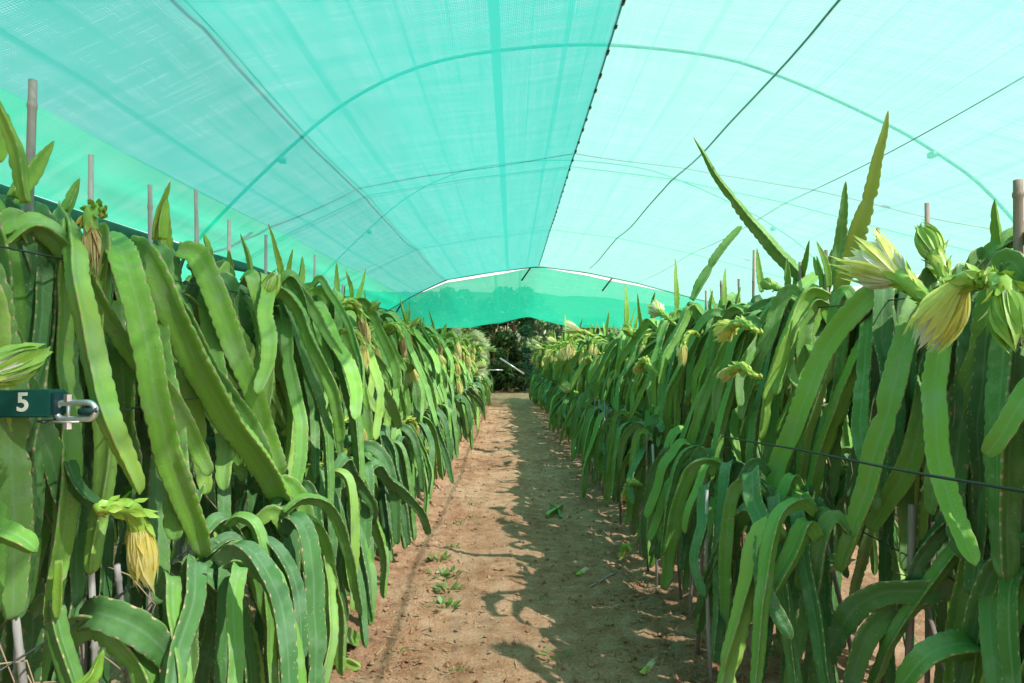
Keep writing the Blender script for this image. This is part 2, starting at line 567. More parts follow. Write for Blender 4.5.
tag(sheet('shade_net', -8.5, EAVE_L - 0.03, [(-8.5, 2.7), (-6.4, 3.1), (-4.6, 2.85), (EAVE_L - 0.03, 2.42)], -1.0, 24.0, net_mat('shade_net_neighbour', 0.12, [], (0.010, 0.36, 0.21)), n=30, my=60),
    'green net of the neighbouring bay, a sliver below the left hem', 'shade net', 'knitted roof nets')


def far_end(x, y, z):
    k = (y - 17.0) / 9.0
    flat = 2.66 - 0.22 * abs(math.sin((x - 0.6) * 0.95)) ** 1.5 - 0.035 * (x - 0.6) ** 2
    dip = -0.075 * math.sin(PI * min(1, abs(x - 0.64) / 3.2)) * (1 - k) ** 3
    return z * (1 - k) + flat * k + dip - 0.22 * math.sin(PI * k)


o = sheet('shade_net', EAVE_L - 0.9, 5.0, PROF_L[:-1] + PROF_R, 17.02, 26.0, M_NET2, n=70, my=60, endfun=far_end)
tag(o, 'farther shade net bay sagging in scallops beyond the bright gap', 'shade net', 'knitted roof nets')

# hem: a heavy folded strip hanging at the left eave
g = Geo()
ny = 120
for j in range(ny + 1):
    y = -4.5 + 21.5 * j / ny
    zt = 2.46 - 0.05 * sag(y) * 0.4 + 0.006
    w = 0.115 + 0.02 * noise.noise((0.1, y * 1.7, 3))
    for (dx, dz) in ((0.03, -0.012), (0.035, -0.03), (0.03 + 0.015 * noise.noise((0, y * 3, 1)), -w * 0.6), (0.02, -w), (0.0, -w), (0.0, -w * 0.5), (0.0, -0.03), (0.01, -0.012)):
        g.V.append((EAVE_L + dx, y, zt + dz))
for j in range(ny):
    for k in range(8):
        k2 = (k + 1) % 8
        g.F.append((j * 8 + k, j * 8 + k2, (j + 1) * 8 + k2, (j + 1) * 8 + k)); g.M.append(0)
hem = g.make('net_hem', plain('hem_fabric', (0.012, 0.13, 0.085), 0.7, var=0.5, stretch=(3, 1.2, 6), scale=6))  # folded cloth, its unlit look put into the dark colour
tag(hem, 'dark green folded hem hanging along the left eave of the net', 'hem')

# far end curtain beside the path
V = []; UV = []
for j in range(21):
    for i in range(31):
        x = 0.35 + 4.6 * i / 30; z = 2.5 * j / 20
        V.append((x, 24.6 + 0.12 * noise.noise((x * 2, z * 0.5, 0)), z)); UV.append((x, z))
F = [(j * 31 + i, j * 31 + i + 1, (j + 1) * 31 + i + 1, (j + 1) * 31 + i) for j in range(20) for i in range(30)]
tag(link('end_curtain', mesh('end_curtain', V, F, M_NETE, uv=UV)), 'thin bluish green net curtain closing the far end on the right', 'net curtain')

# hoops over the net, taken from the nearer one's real arc
ARC = [(207, 242), (282, 155), (350, 100), (425, 65), (512, 49), (607, 45), (712, 56), (777, 75), (862, 112), (932, 150), (1000, 205)]
arc = [on_y(px, py, 6.7) for px, py in ARC]
arc = [Vector((-3.35, 6.7, 0.0)), Vector((-3.30, 6.7, 1.3)), Vector((-3.18, 6.7, 2.1)), Vector((-2.98, 6.7, 2.52))] + arc[1:] + [Vector((5.5, 6.7, 1.6)), Vector((5.7, 6.7, 0.0))]
hoop_lab = {6.7: 'nearer green steel hoop arching over the net', 10.8: 'fainter second steel hoop arching over the net', 14.9: 'faintest steel hoop, seen over the net just before the gap'}
for Y in (6.7, 10.8):
    root = empty('roof_hoop', (0, Y, 0))
    P, s = catmull([(p.x, 0, p.z) for p in arc], 0.18)
    g = Geo(); g.tube([Vector(p) for p in P], 0.017 if Y < 8 else 0.008, 8)
    g.make('pipe', M_HOOP, root)
    for (cx, cz) in ((arc[4].x, arc[4].z), (arc[12].x, arc[12].z)):
        g = Geo(); g.box((cx - 0.03, -0.04, cz - 0.075), (cx + 0.03, 0.04, cz - 0.02), bev=0.006)
        g.make('clamp', M_HOOP, root)
    tag(root, hoop_lab.get(Y, 'steel hoop over the net above the camera, its shadow on the path'), 'hoop', 'steel hoops carrying the net')

# ridge cable with stitching clips
root = empty('ridge_cable', (0.64, 0, 3.5))
g = Geo()
g.tube([(0, y, 0.012 - 0.05 * sag(y) * 0.4) for y in np.linspace(-4.5, 17, 90)], 0.006, 6)
g.make('cable', M_WIRE, root)
y = 1.0
rng = random.Random(4)
while y < 17:
    g = Geo(); zz = 0.012 - 0.05 * sag(y) * 0.4
    L = rng.uniform(0.02, 0.05)
    g.box((-0.009, y - L, zz - 0.018), (0.010, y + L, zz + 0.006), bev=0.006)
    g.make('stitch_clip', M_WIRE, root)
    y += rng.uniform(0.28, 0.42)
tag(root, 'dark ridge cable stitched to both net slopes with clips', 'cable')


def wire(name, pts, r, label, cat, group, mat=None):
    P, s = catmull(pts, 0.3)
    g = Geo(); g.tube([Vector(p) for p in P], r, 6)
    return tag(g.make(name, mat or M_WIRE), label, cat, group)


GRP = 'wires under the shade net'
def uz(P, x, y): return prof(P, x) + 0.02 - 0.05 * sag(y)
M_NWIRE = plain('greenish_wire', (0.02, 0.10, 0.085), 0.5)
wire('net_wire', [(-1.58, y, uz(PROF_L, -1.58, y)) for y in np.linspace(-4, 17, 40)], 0.004, 'thin lengthwise wire under the left net slope at its bend', 'wire', GRP, M_NWIRE)
wire('net_wire', [(3.0, y, uz(PROF_R, 3.0, y)) for y in np.linspace(-4, 17, 40)], 0.0035, 'thin lengthwise wire under the right net slope above the plants', 'wire', GRP, M_NWIRE)
wire('net_wire', [(1.76 + 0.05 * noise.noise((y * 0.5, 0, 0)), y, uz(PROF_R, 1.76, y)) for y in np.linspace(-4, 16, 60)], 0.008, 'thick dark cord running lengthwise under the pale right net slope', 'wire', GRP, plain('green_cord', (0.03, 0.17, 0.12), 0.6))
for Y, lab in ((3.7, 'cross wire under the net nearest the camera'), (7.8, 'cross wire bending under the net between the two hoop arcs'), (11.9, 'cross wire under the net farthest down the tunnel')):
    pts = [(x, Y, (prof(PROF_L, x) if x < 0.64 else prof(PROF_R, x)) + 0.02) for x in (EAVE_L, -2.46, -1.58, -0.5, 0.64, 1.76, 3.0, 4.2, EAVE_R)]
    g = Geo(); g.tube([Vector(p) for p in pts], 0.005, 6)
    if Y > 5: tag(g.make('cross_wire', M_NWIRE), lab, 'wire', GRP)
# edge ropes at the gap with ties
g = Geo(); pts = [(x, 17.0, (prof(PROF_L, x) if x < 0.64 else prof(PROF_R, x))) for x in np.linspace(EAVE_L, EAVE_R, 30)]
g.tube([Vector(p) for p in pts], 0.016, 6)
tag(g.make('gap_rope', M_NWIRE), 'dark edge rope along the bright gap between two net bays', 'rope')
for (x, lab) in ((-2.6, 'short tie bridging the bright gap, near the left eave'), (-3.1, 'short tie at the left end of the bright gap'), (2.4, 'short tie bridging the right end of the bright gap'), (0.45, 'short tie bridging the bright gap beside the ridge')):
    P0 = PROF_L if x < 0.64 else PROF_R
    g = Geo(); g.tube([(x, 17.0, prof(P0, x)), (x - 0.22, 17.15, prof(P0, x) - 0.30)], 0.02, 6)
    tag(g.make('gap_tie', M_WIRE), lab, 'tie', 'ties across the gap')

# ------------------------------------------------------------------ cactus branches
NRIB = 3
PITCH_A = 0.042


def branch_data(pts, Rr, ds=0.012, tip='blunt', seed=0, roll=None, twist=0.0, cren=0.16, lite=False):
    rng = random.Random(seed)
    P, s = catmull(pts, ds)
    n = len(P); L = s[-1]
    T = np.gradient(P, axis=0); T /= np.linalg.norm(T, axis=1)[:, None] + 1e-9
    ref = Vector(T[0]).orthogonal().normalized() if roll is None else Vector(roll)
    per = 4 if lite else 6
    m = per * NRIB
    V = np.zeros((n * m, 3)); UVs = np.zeros((n * m, 2))
    ph = [rng.random() for _ in range(NRIB)]
    con = rng.uniform(0.35, 0.8) * L if L > 0.6 and rng.random() < 0.45 else None
    th = 0.0
    for i in range(n):
        t = Vector(T[i]); ref = (ref - t * ref.dot(t)).normalized(); bi = t.cross(ref)
        si = s[i]
        env = 0.62 + 0.38 * min(1, si / 0.10)
        d = L - si
        if tip == 'point':
            env *= min(1.0, (d / (0.75 * L)) ** 0.6) if d < 0.75 * L else 1.0
        else:
            if d < 0.05: env *= math.sqrt(max(0.0, 1 - (1 - d / 0.05) ** 2)) * 0.9 + 0.08
            env *= 0.66 + 0.34 * min(1, d / 0.32)
        if con and abs(si - con) < 0.035: env *= 0.72 + 0.28 * (abs(si - con) / 0.035)
        env *= 1 + 0.13 * noise.noise((si * 5, seed * 1.37, 0))
        env = max(env, 0.03)
        a0 = twist * si + 0.25 * noise.noise((si * 1.5, seed * 3.1, 7))
        wob = Vector((noise.noise((si * 7, seed * 2.3, 1)), noise.noise((si * 7, seed * 2.3, 5)), 0)) * 0.007
        for k in range(NRIB):
            a = a0 + 2 * PI * k / NRIB
            q = si / PITCH_A + ph[k] + 0.30 * noise.noise((si * 9, ph[k] * 50, seed * 0.7))
            cr = cren * (0.9 + 1.1 * noise.noise((si * 13, ph[k] * 31, seed * 1.9)))
            c = 1 - cr + cr * abs(math.sin(PI * q)) ** 0.5
            dr = (ref * math.cos(a) + bi * math.sin(a)); dt = (bi * math.cos(a) - ref * math.sin(a))
            av = a - PI / 3
            dv = ref * math.cos(av) + bi * math.sin(av)
            p = Vector(P[i]) + wob
            if lite:
                ring = [(p + dv * (0.27 * Rr * env), 0.0), (p + dr * (0.9 * Rr * env * c) - dt * (0.085 * Rr * env), 0.9),
                        (p + dr * (Rr * env * c), 1.0), (p + dr * (0.9 * Rr * env * c) + dt * (0.085 * Rr * env), 0.9)]
            else:
                ring = [(p + dv * (0.26 * Rr * env), 0.0), (p + dr * (0.55 * Rr * env) - dt * (0.15 * Rr * env), 0.55),
                        (p + dr * (0.93 * Rr * env * c) - dt * (0.075 * Rr * env), 0.93), (p + dr * (Rr * env * c), 1.0),
                        (p + dr * (0.93 * Rr * env * c) + dt * (0.075 * Rr * env), 0.93), (p + dr * (0.55 * Rr * env) + dt * (0.15 * Rr * env), 0.55)]
            for q2, (co, e) in enumerate(ring):
                idx = i * m + k * per + q2
                V[idx] = co; UVs[idx] = (e, q)
    F = []
    for i in range(n - 1):
        for k in range(m):
            k2 = (k + 1) % m
            F.append((i * m + k, i * m + k2, (i + 1) * m + k2, (i + 1) * m + k))
    F.append(tuple(reversed(range(m)))); F.append(tuple((n - 1) * m + k for k in range(m)))
    return V, F, UVs


def hang_curve(rng, drop=(0.40, 1.08), out=(0.14, 0.36), up=(0.01, 0.09)):
    d, o, u = rng.uniform(*drop), rng.uniform(*out), rng.uniform(*up)
    y = rng.uniform(-0.32, 0.32) if rng.random() < 0.65 else rng.choice((-1, 1)) * rng.uniform(0.35, 0.62)
    e = rng.uniform(0.9, 1.3)
    j = lambda k: rng.uniform(-k, k)
    return [(0, 0, 0), (o * 0.26, y * 0.14, u * 0.9), (o * 0.48, y * 0.30, u * 0.3 - 0.05), (o * 0.70 + j(.02), y * 0.48 + j(.03), -d * 0.28),
            (o * 0.98 + j(.025), y * 0.74 + j(.025), -d * 0.62), (o * e, y + j(.04), -d)]


LIB = {}


def lib(kind, n, fn):
    rows = []
    for i in range(n):
        rng = random.Random(hash_seed(kind) + i)
        rows.append(fn(rng, i))
    LIB[kind] = rows


def hash_seed(s): return sum(ord(c) * (i + 3) for i, c in enumerate(s)) * 17


def arch_curve(rng, drop, out, up):
    d, o, u = rng.uniform(*drop), rng.uniform(*out), rng.uniform(*up)
    y = rng.uniform(-0.3, 0.3)
    return [(0, 0, 0), (o * 0.32, y * 0.15, u), (o * 0.72, y * 0.40, u * 0.35 - 0.03), (o * 0.95, y * 0.70, -d * 0.42), (o * rng.uniform(0.95, 1.1), y, -d)]


class Br:
    """A branch of the library: mesh for near plants, raw arrays for joined far plants."""
    def __init__(s, name, pts, Rr, mat, **kw):
        s.mat = mat
        d = branch_data(pts, Rr, **kw)
        s.me = mesh(name, d[0], d[1], mat, uv=d[2])
        kw = dict(kw); kw['ds'] = kw.get('ds', 0.012) * 5; kw['lite'] = True
        kw['cren'] = 0.05
        s.lo = branch_data(pts, Rr, **kw)


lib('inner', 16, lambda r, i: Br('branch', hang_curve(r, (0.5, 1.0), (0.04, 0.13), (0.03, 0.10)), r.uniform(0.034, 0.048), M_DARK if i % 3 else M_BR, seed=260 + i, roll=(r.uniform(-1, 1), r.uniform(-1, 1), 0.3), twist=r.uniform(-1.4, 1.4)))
lib('hang', 26, lambda r, i: Br('branch', hang_curve(r), r.uniform(0.026, 0.043), M_BR if i % 5 else M_PALE, seed=i, roll=(r.uniform(-1, 1), r.uniform(-1, 1), 0.3), twist=r.uniform(-1.4, 1.4)))
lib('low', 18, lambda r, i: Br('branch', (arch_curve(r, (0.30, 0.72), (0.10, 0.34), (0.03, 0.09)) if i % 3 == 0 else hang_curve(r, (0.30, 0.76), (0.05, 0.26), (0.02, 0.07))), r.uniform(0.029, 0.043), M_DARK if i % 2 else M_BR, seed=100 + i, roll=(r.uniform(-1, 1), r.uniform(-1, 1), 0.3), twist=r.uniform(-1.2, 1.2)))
lib('short', 8, lambda r, i: Br('branch', hang_curve(r, (0.25, 0.55), (0.12, 0.30), (0.03, 0.10)), r.uniform(0.038, 0.048), M_BR, seed=160 + i, roll=(r.uniform(-1, 1), r.uniform(-1, 1), 0.3), twist=r.uniform(-1.2, 1.2)))


def shoot_curve(r):
    L = r.uniform(0.12, 0.36); a = r.uniform(0, 2 * PI); k = r.uniform(0.05, 0.35)
    return [(0, 0, 0), (0.3 * L * k * math.cos(a), 0.3 * L * k * math.sin(a), 0.5 * L), (L * k * math.cos(a), L * k * math.sin(a), L)]


lib('shoot', 9, lambda r, i: Br('shoot', shoot_curve(r), r.uniform(0.020, 0.030), M_SHOOT, seed=200 + i, tip='point', cren=0.2, ds=0.008))


def stem_curve(r, h=1.78):
    return [(0, 0, 0), (r.uniform(-.03, .03), r.uniform(-.03, .03), h * 0.33), (r.uniform(-.03, .03), r.uniform(-.03, .03), h * 0.66), (0.0, 0.0, h)]


lib('stem', 5, lambda r, i: Br('stem', stem_curve(r), r.uniform(0.032, 0.04), M_DARK, seed=230 + i, roll=(r.uniform(-1, 1), r.uniform(-1, 1), 0), twist=0.4, ds=0.02))


# ------------------------------------------------------------------ flowers
def strip(G, base, ax, side, out, L, W, rad, r0, twist, m=0, seg=8, lean=0.0):
    """one petal: a cupped strip that leaves the axis by rad(t)"""
    V = []
    for i in range(seg + 1):
        t = i / seg
        a = twist * t
        o = out * math.cos(a) + side * math.sin(a); sdv = side * math.cos(a) - out * math.sin(a)
        c = base + ax * (L * t) + o * (rad(t)) + side * (lean * t * t)
        w = W * (0.55 + 0.65 * math.sin(PI * min(1, t * 0.9 + 0.08))) * (1 - max(0, t - 0.62) / 0.38 * 0.93) * 0.5
        V += [c - sdv * w + o * (w * 0.35), c - o * (w * 0.12), c + sdv * w + o * (w * 0.35)]
    F = []
    for i in range(seg):
        for k in range(2):
            F.append((i * 3 + k, i * 3 + k + 1, (i + 1) * 3 + k + 1, (i + 1) * 3 + k))
    G.add(V, F, m)


def flower_geo(path, kind, seed=0, size=1.0, tube_len=None):
    """returns three Geo: scaly tube, outer petals, inner petals"""
    rng = random.Random(seed)
    P, s = catmull(path, 0.008)
    P = [Vector(p) for p in P]; L = s[-1]
    tube = Geo(); n = len(P)
    rad = [size * (0.011 + 0.012 * (i / (n - 1)) ** 0.8 + (0.004 * math.sin(PI * i / (n - 1)))) for i in range(n)]
    if kind == 'bud':
        rad = [size * (0.012 + 0.015 * (i / (n - 1))) for i in range(n)]
    tube.tube(P, rad, 10)
    nb = max(8, int(L / 0.0085))
    for k in range(nb):
        f = (k + 0.6) / nb
        i = min(n - 2, int(f * (n - 1)))
        t = (P[min(n - 1, i + 1)] - P[max(0, i - 1)]).normalized()
        ref = t.orthogonal().normalized(); bi = t.cross(ref)
        a = k * 2.4
        o = ref * math.cos(a) + bi * math.sin(a); sd_ = t.cross(o)
        bl = size * rng.uniform(0.026, 0.042) * (0.7 + 0.7 * f)
        fl = rng.uniform(0.25, 0.75)
        strip(tube, P[i] + o * rad[i] * 0.85, t, sd_, o, bl, size * 0.017, lambda t_, fl=fl, bl=bl: bl * fl * t_ ** 1.6, 0, 0, m=(1 if rng.random() < 0.3 else 0), seg=4)
    ax = (P[-1] - P[-3]).normalized(); base = P[-1] - ax * 0.012 * size
    ref = ax.orthogonal().normalized(); bi = ax.cross(ref)
    outer, inner = Geo(), Geo()
    r0 = rad[-1] * 0.9
    Z = size
    spec = {
        'wilt': dict(no=24, Lo=(0.135, 0.19), Wo=0.018, ro=lambda t: r0 + Z * (0.014 * math.sin(PI * t * 0.85) - 0.008 * t), ni=9, Li=(0.15, 0.18), Wi=0.022, ri=lambda t: r0 * 0.6 + Z * 0.006 * math.sin(PI * t)),
        'half': dict(no=30, Lo=(0.12, 0.19), Wo=0.0155, ro=lambda t: r0 + Z * (0.030 * math.sin(PI * t * 0.75) + 0.008 * t), ni=22, Li=(0.165, 0.195), Wi=0.024, ri=lambda t: r0 * 0.7 + Z * (0.024 * math.sin(PI * t * 0.8))),
        'open': dict(no=32, Lo=(0.14, 0.21), Wo=0.014, ro=lambda t: r0 + Z * (0.060 * t ** 1.6 + 0.016 * math.sin(PI * t)), ni=18, Li=(0.15, 0.18), Wi=0.036, ri=lambda t: r0 * 0.7 + Z * (0.034 * math.sin(PI * t * 0.6) + 0.012 * t)),
        'bud': dict(no=17, Lo=(0.115, 0.15), Wo=0.028, ro=lambda t: r0 + Z * (0.014 * math.sin(PI * t * 0.9)) - (r0 * 0.95) * t ** 1.6, ni=7, Li=(0.11, 0.135), Wi=0.026, ri=lambda t: (r0 + Z * 0.008 * math.sin(PI * t)) * (1 - t ** 2)),
        'dry': dict(no=16, Lo=(0.12, 0.20), Wo=0.014, ro=lambda t: r0 * 0.8 + Z * (0.012 * math.sin(PI * t) - 0.006 * t), ni=14, Li=(0.13, 0.22), Wi=0.006, ri=lambda t: r0 * 0.6 + Z * 0.012 * t),
    }[kind]
    g0 = Vector((0, 0, -1))
    for G, nn, LL, W, rf, jit in ((outer, spec['no'], spec['Lo'], spec['Wo'], spec['ro'], 1.0), (inner, spec['ni'], spec['Li'], spec['Wi'], spec['ri'], 0.6)):
        for k in range(nn):
            a = 2 * PI * (k + rng.uniform(-0.3, 0.3)) / nn
            o = ref * math.cos(a) + bi * math.sin(a); sdv = ax.cross(o)
            kf = rng.uniform(0.75, 1.3) if kind in ('open', 'half') else rng.uniform(0.9, 1.12)
            tw = rng.uniform(-0.5, 0.5) * (1.6 if kind in ('dry', 'wilt') else 0.5)
            strip(G, base, ax, sdv, o, Z * rng.uniform(*LL), Z * W * rng.uniform(0.8, 1.15), lambda t, kf=kf: r0 + (rf(t) - r0) * kf, r0, tw, lean=Z * rng.uniform(-0.02, 0.02) * jit)
    if kind in ('half', 'open'):
        for k in range(26):    # stamens
            a = rng.uniform(0, 2 * PI); rr = rng.uniform(0.2, 1.0)
            o = ref * math.cos(a) + bi * math.sin(a)
            inner.tube([base, base + ax * 0.07 * Z + o * 0.012 * rr * Z, base + ax * rng.uniform(0.10, 0.128) * Z + o * 0.022 * rr * Z], 0.0009 * Z, 3)
    return tube, outer, inner


M_LEMON = petal_mat('petal_lemon', (0.72, 0.74, 0.15), (0.88, 0.86, 0.38), 0.55)
FM = {'wilt': (M_WILT, M_WILTW), 'half': (M_LEMON, M_WHITE), 'open': (M_OUT, M_WHITE), 'bud': (M_OUTG, M_WHITE), 'dry': (M_DRY, M_DRY)}


def build_flower(root, path, kind, seed=0, size=1.0, label=None, loc=None, rz=0.0):
    tb, ou, inn = flower_geo(path, kind, seed, size)
    f = tb.make('flower_bud' if kind == 'bud' else 'flower', [M_TUBE, M_REDTIP if kind in ('wilt', 'dry') else M_OUT], root)
    ou.make('outer_petals', FM[kind][0], f)
    inn.make('inner_petals', FM[kind][1], f)
    if label: f['label'] = label
    return f


WILT_PATH = [(0, 0, 0), (0.05, 0.0, 0.035), (0.11, 0.005, 0.025), (0.15, 0.008, -0.03), (0.16, 0.01, -0.075)]
OPEN_PATH = [(0, 0, 0), (0.06, 0.0, 0.02), (0.12, -0.02, 0.05), (0.17, -0.05, 0.07)]
BUD_PATH = [(0, 0, 0), (0.05, 0.0, 0.0), (0.09, -0.01, 0.025)]
FLIB = {}
for kind, path in (('wilt', WILT_PATH), ('open', OPEN_PATH), ('bud', BUD_PATH), ('dry', WILT_PATH)):
    FLIB[kind] = []
    for i in range(3):
        tb, ou, inn = flower_geo(path, kind, 40 + i, 0.95)
        FLIB[kind].append((mesh('flower', tb.V, tb.F, [M_TUBE, M_REDTIP if kind in ('wilt', 'dry') else M_OUT], True, midx=tb.M),
                           mesh('outer_petals', ou.V, ou.F, FM[kind][0]), mesh('inner_petals', inn.V, inn.F, FM[kind][1])))


def lib_flower(root, kind, i, loc, rz, tilt=0.0, sc=1.0):
    a, b, c = FLIB[kind][i % 3]
    f = link('flower_bud' if kind == 'bud' else 'flower', a, root)
    f.location = loc; f.rotation_euler = (tilt, 0, rz); f.scale = (sc, sc, sc)
    link('outer_petals', b, f); link('inner_petals', c, f)
    return f


# ------------------------------------------------------------------ plants
ROWX = {'left': -1.36, 'right': 1.58}
TOPZ = {'left': 1.76, 'right': 1.70}
TIER = 0.80
PLANTS = {'left': [], 'right': []}
WIRE_DX = (-0.28, -0.14, 0.14, 0.28)


def plant_spec(rng, topz, dense=1.0, near=False, tier=TIER, lowx=0.2, nearlow=False):
    """list of (kind, index, location, rz, tilt) in plant coordinates, +x towards the path"""
    S = [('stem', rng.randrange(5), (0, 0, 0), rng.uniform(0, 6.28), topz / 1.78)]
    def add(kind, n, z, x, back, x0=0.0):
        for _ in range(n):
            S.append((kind, rng.randrange(len(LIB[kind])), ((1 if not back else -1) * rng.uniform(x0, x * 1.1), rng.uniform(-0.21, 0.21), z + rng.uniform(-0.10, 0.06)),
                      (PI if back else 0) + rng.uniform(-0.45, 0.45), rng.uniform(0.85, 1.1)))
    if near:
        add('inner', 9, topz, 0.10, False)
    else:
        add('hang', round(12 * dense), topz, 0.24, False)
        add('inner', 3, topz, 0.1, False)
    add('hang', 6, topz, 0.2, True)
    if not near:
        add('short', 2, topz + 0.03, 0.2, False)
    if nearlow:
        add('low', 1 if tier < 0.83 else 11, tier, 0.10, False)
    else:
        add('low', 9, tier, lowx + 0.22, False, lowx)
        for k in range(2):
            S.append(('stem', rng.randrange(5), (lowx + rng.uniform(0.0, 0.2), rng.uniform(-0.2, 0.2), 0), rng.uniform(0, 6.28), (tier + 0.02) / 1.78))
    add('low', (1 if nearlow else 4) if tier < 0.83 else 7, tier, 0.12, True)
    for _ in range(rng.choice((0, 1, 1, 2))):
        S.append(('shoot', rng.randrange(len(LIB['shoot'])), (rng.uniform(-0.2, 0.3), rng.uniform(-0.2, 0.2), topz + 0.08), rng.uniform(0, 6.28), rng.uniform(0.8, 1.2)))
    return S


def fill_plant(root, S, rng):
    for kind, i, loc, rz, sc in S:
        b = LIB[kind][i]
        o = link('branch' if kind in ('hang', 'low', 'short', 'inner') else kind, b.me, root)
        o.location = loc; o.rotation_euler = (rng.uniform(-0.08, 0.08), rng.uniform(-0.06, 0.06), rz)
        o.scale = (sc, sc, sc) if kind != 'stem' else (1, 1, sc)


def joined(S, rng, keep=1.0):
    """one coarse mesh for a plant far away"""
    VV, FF, UU, TT, MI = [], [], [], [], []
    mats = [M_BR, M_PALE, M_DARK, M_SHOOT]
    b = 0
    for kind, i, loc, rz, sc in S:
        if rng.random() > keep: continue
        br = LIB[kind][i]
        V, F, U = br.lo
        c, s_ = math.cos(rz), math.sin(rz)
        W = np.stack([V[:, 0] * c - V[:, 1] * s_, V[:, 0] * s_ + V[:, 1] * c, V[:, 2]], 1) * sc + np.array(loc)
        VV.append(W); UU.append(U); TT.append(np.full(len(W), rng.random()))
        FF += [tuple(k + b for k in f) for f in F]; MI += [mats.index(br.mat)] * len(F)
        b += len(W)
    return mesh('branches', np.concatenate(VV), FF, mats, True, uv=np.concatenate(UU), tint=np.concatenate(TT), midx=MI)


POS = {'left': [1.32, 1.66, 2.0, 2.28, 2.65, 3.04, 3.39, 3.9, 4.35, 4.87],
       'right': [1.32, 1.75, 2.18, 2.66, 3.0, 3.5, 3.97, 4.5, 4.95]}
for k in POS:
    while POS[k][-1] < 20.6:
        POS[k].append(POS[k][-1] + 0.42)

NEARLAB = {
    'left': ['dragon fruit plant at the left picture edge behind the green bar marked 5',
             'dragon fruit plant with the arm curving into a drooping yellow flower, by the 5',
             'dragon fruit plant with the dried straw flower hanging at its top',
             'dragon fruit plant with smooth long arms right behind the dried straw flower',
             'dragon fruit plant with the longest broad arm slanting down across the left row',
             'dragon fruit plant under the fourth grey stake tip of the left row',
             'dragon fruit plant with a green flower bud high on its side, left row',
             'dragon fruit plant with long slanting arm behind the green bud, left row',
             'dragon fruit plant with two wilted yellow flowers low beside the path, left row',
             'dragon fruit plant with a straw flower hanging near its top, left row middle'],
    'right': ['dragon fruit plant at the right picture edge with fat green scaly bud',
              'dragon fruit plant with the yellow flower drooping over its top, right row',
              'dragon fruit plant with the open white flower and pointed bud on top',
              'dragon fruit plant with two tall upright shoots, right row',
              'dragon fruit plant with long pale arm slanting down, right row',
              'dragon fruit plant with the longest leaning shoot against the net',
              'dragon fruit plant with two yellow flowers one above the other, right row',
              'dragon fruit plant just beyond the pair of yellow flowers, right row',
              'dragon fruit plant with a wilted flower on its low tier, right row'],
}
ORD = 'first second third fourth fifth sixth seventh eighth ninth tenth eleventh twelfth thirteenth fourteenth fifteenth sixteenth seventeenth eighteenth nineteenth twentieth'.split()
NEAR_Y = 9.3
far_lib = []
for i in range(7):
    r_ = random.Random(900 + i)
    far_lib.append((joined(plant_spec(r_, 1.74, tier=0.85, lowx=0.34), r_)))
FARFLOWER = 'open wilt wilt wilt open dry'.split()
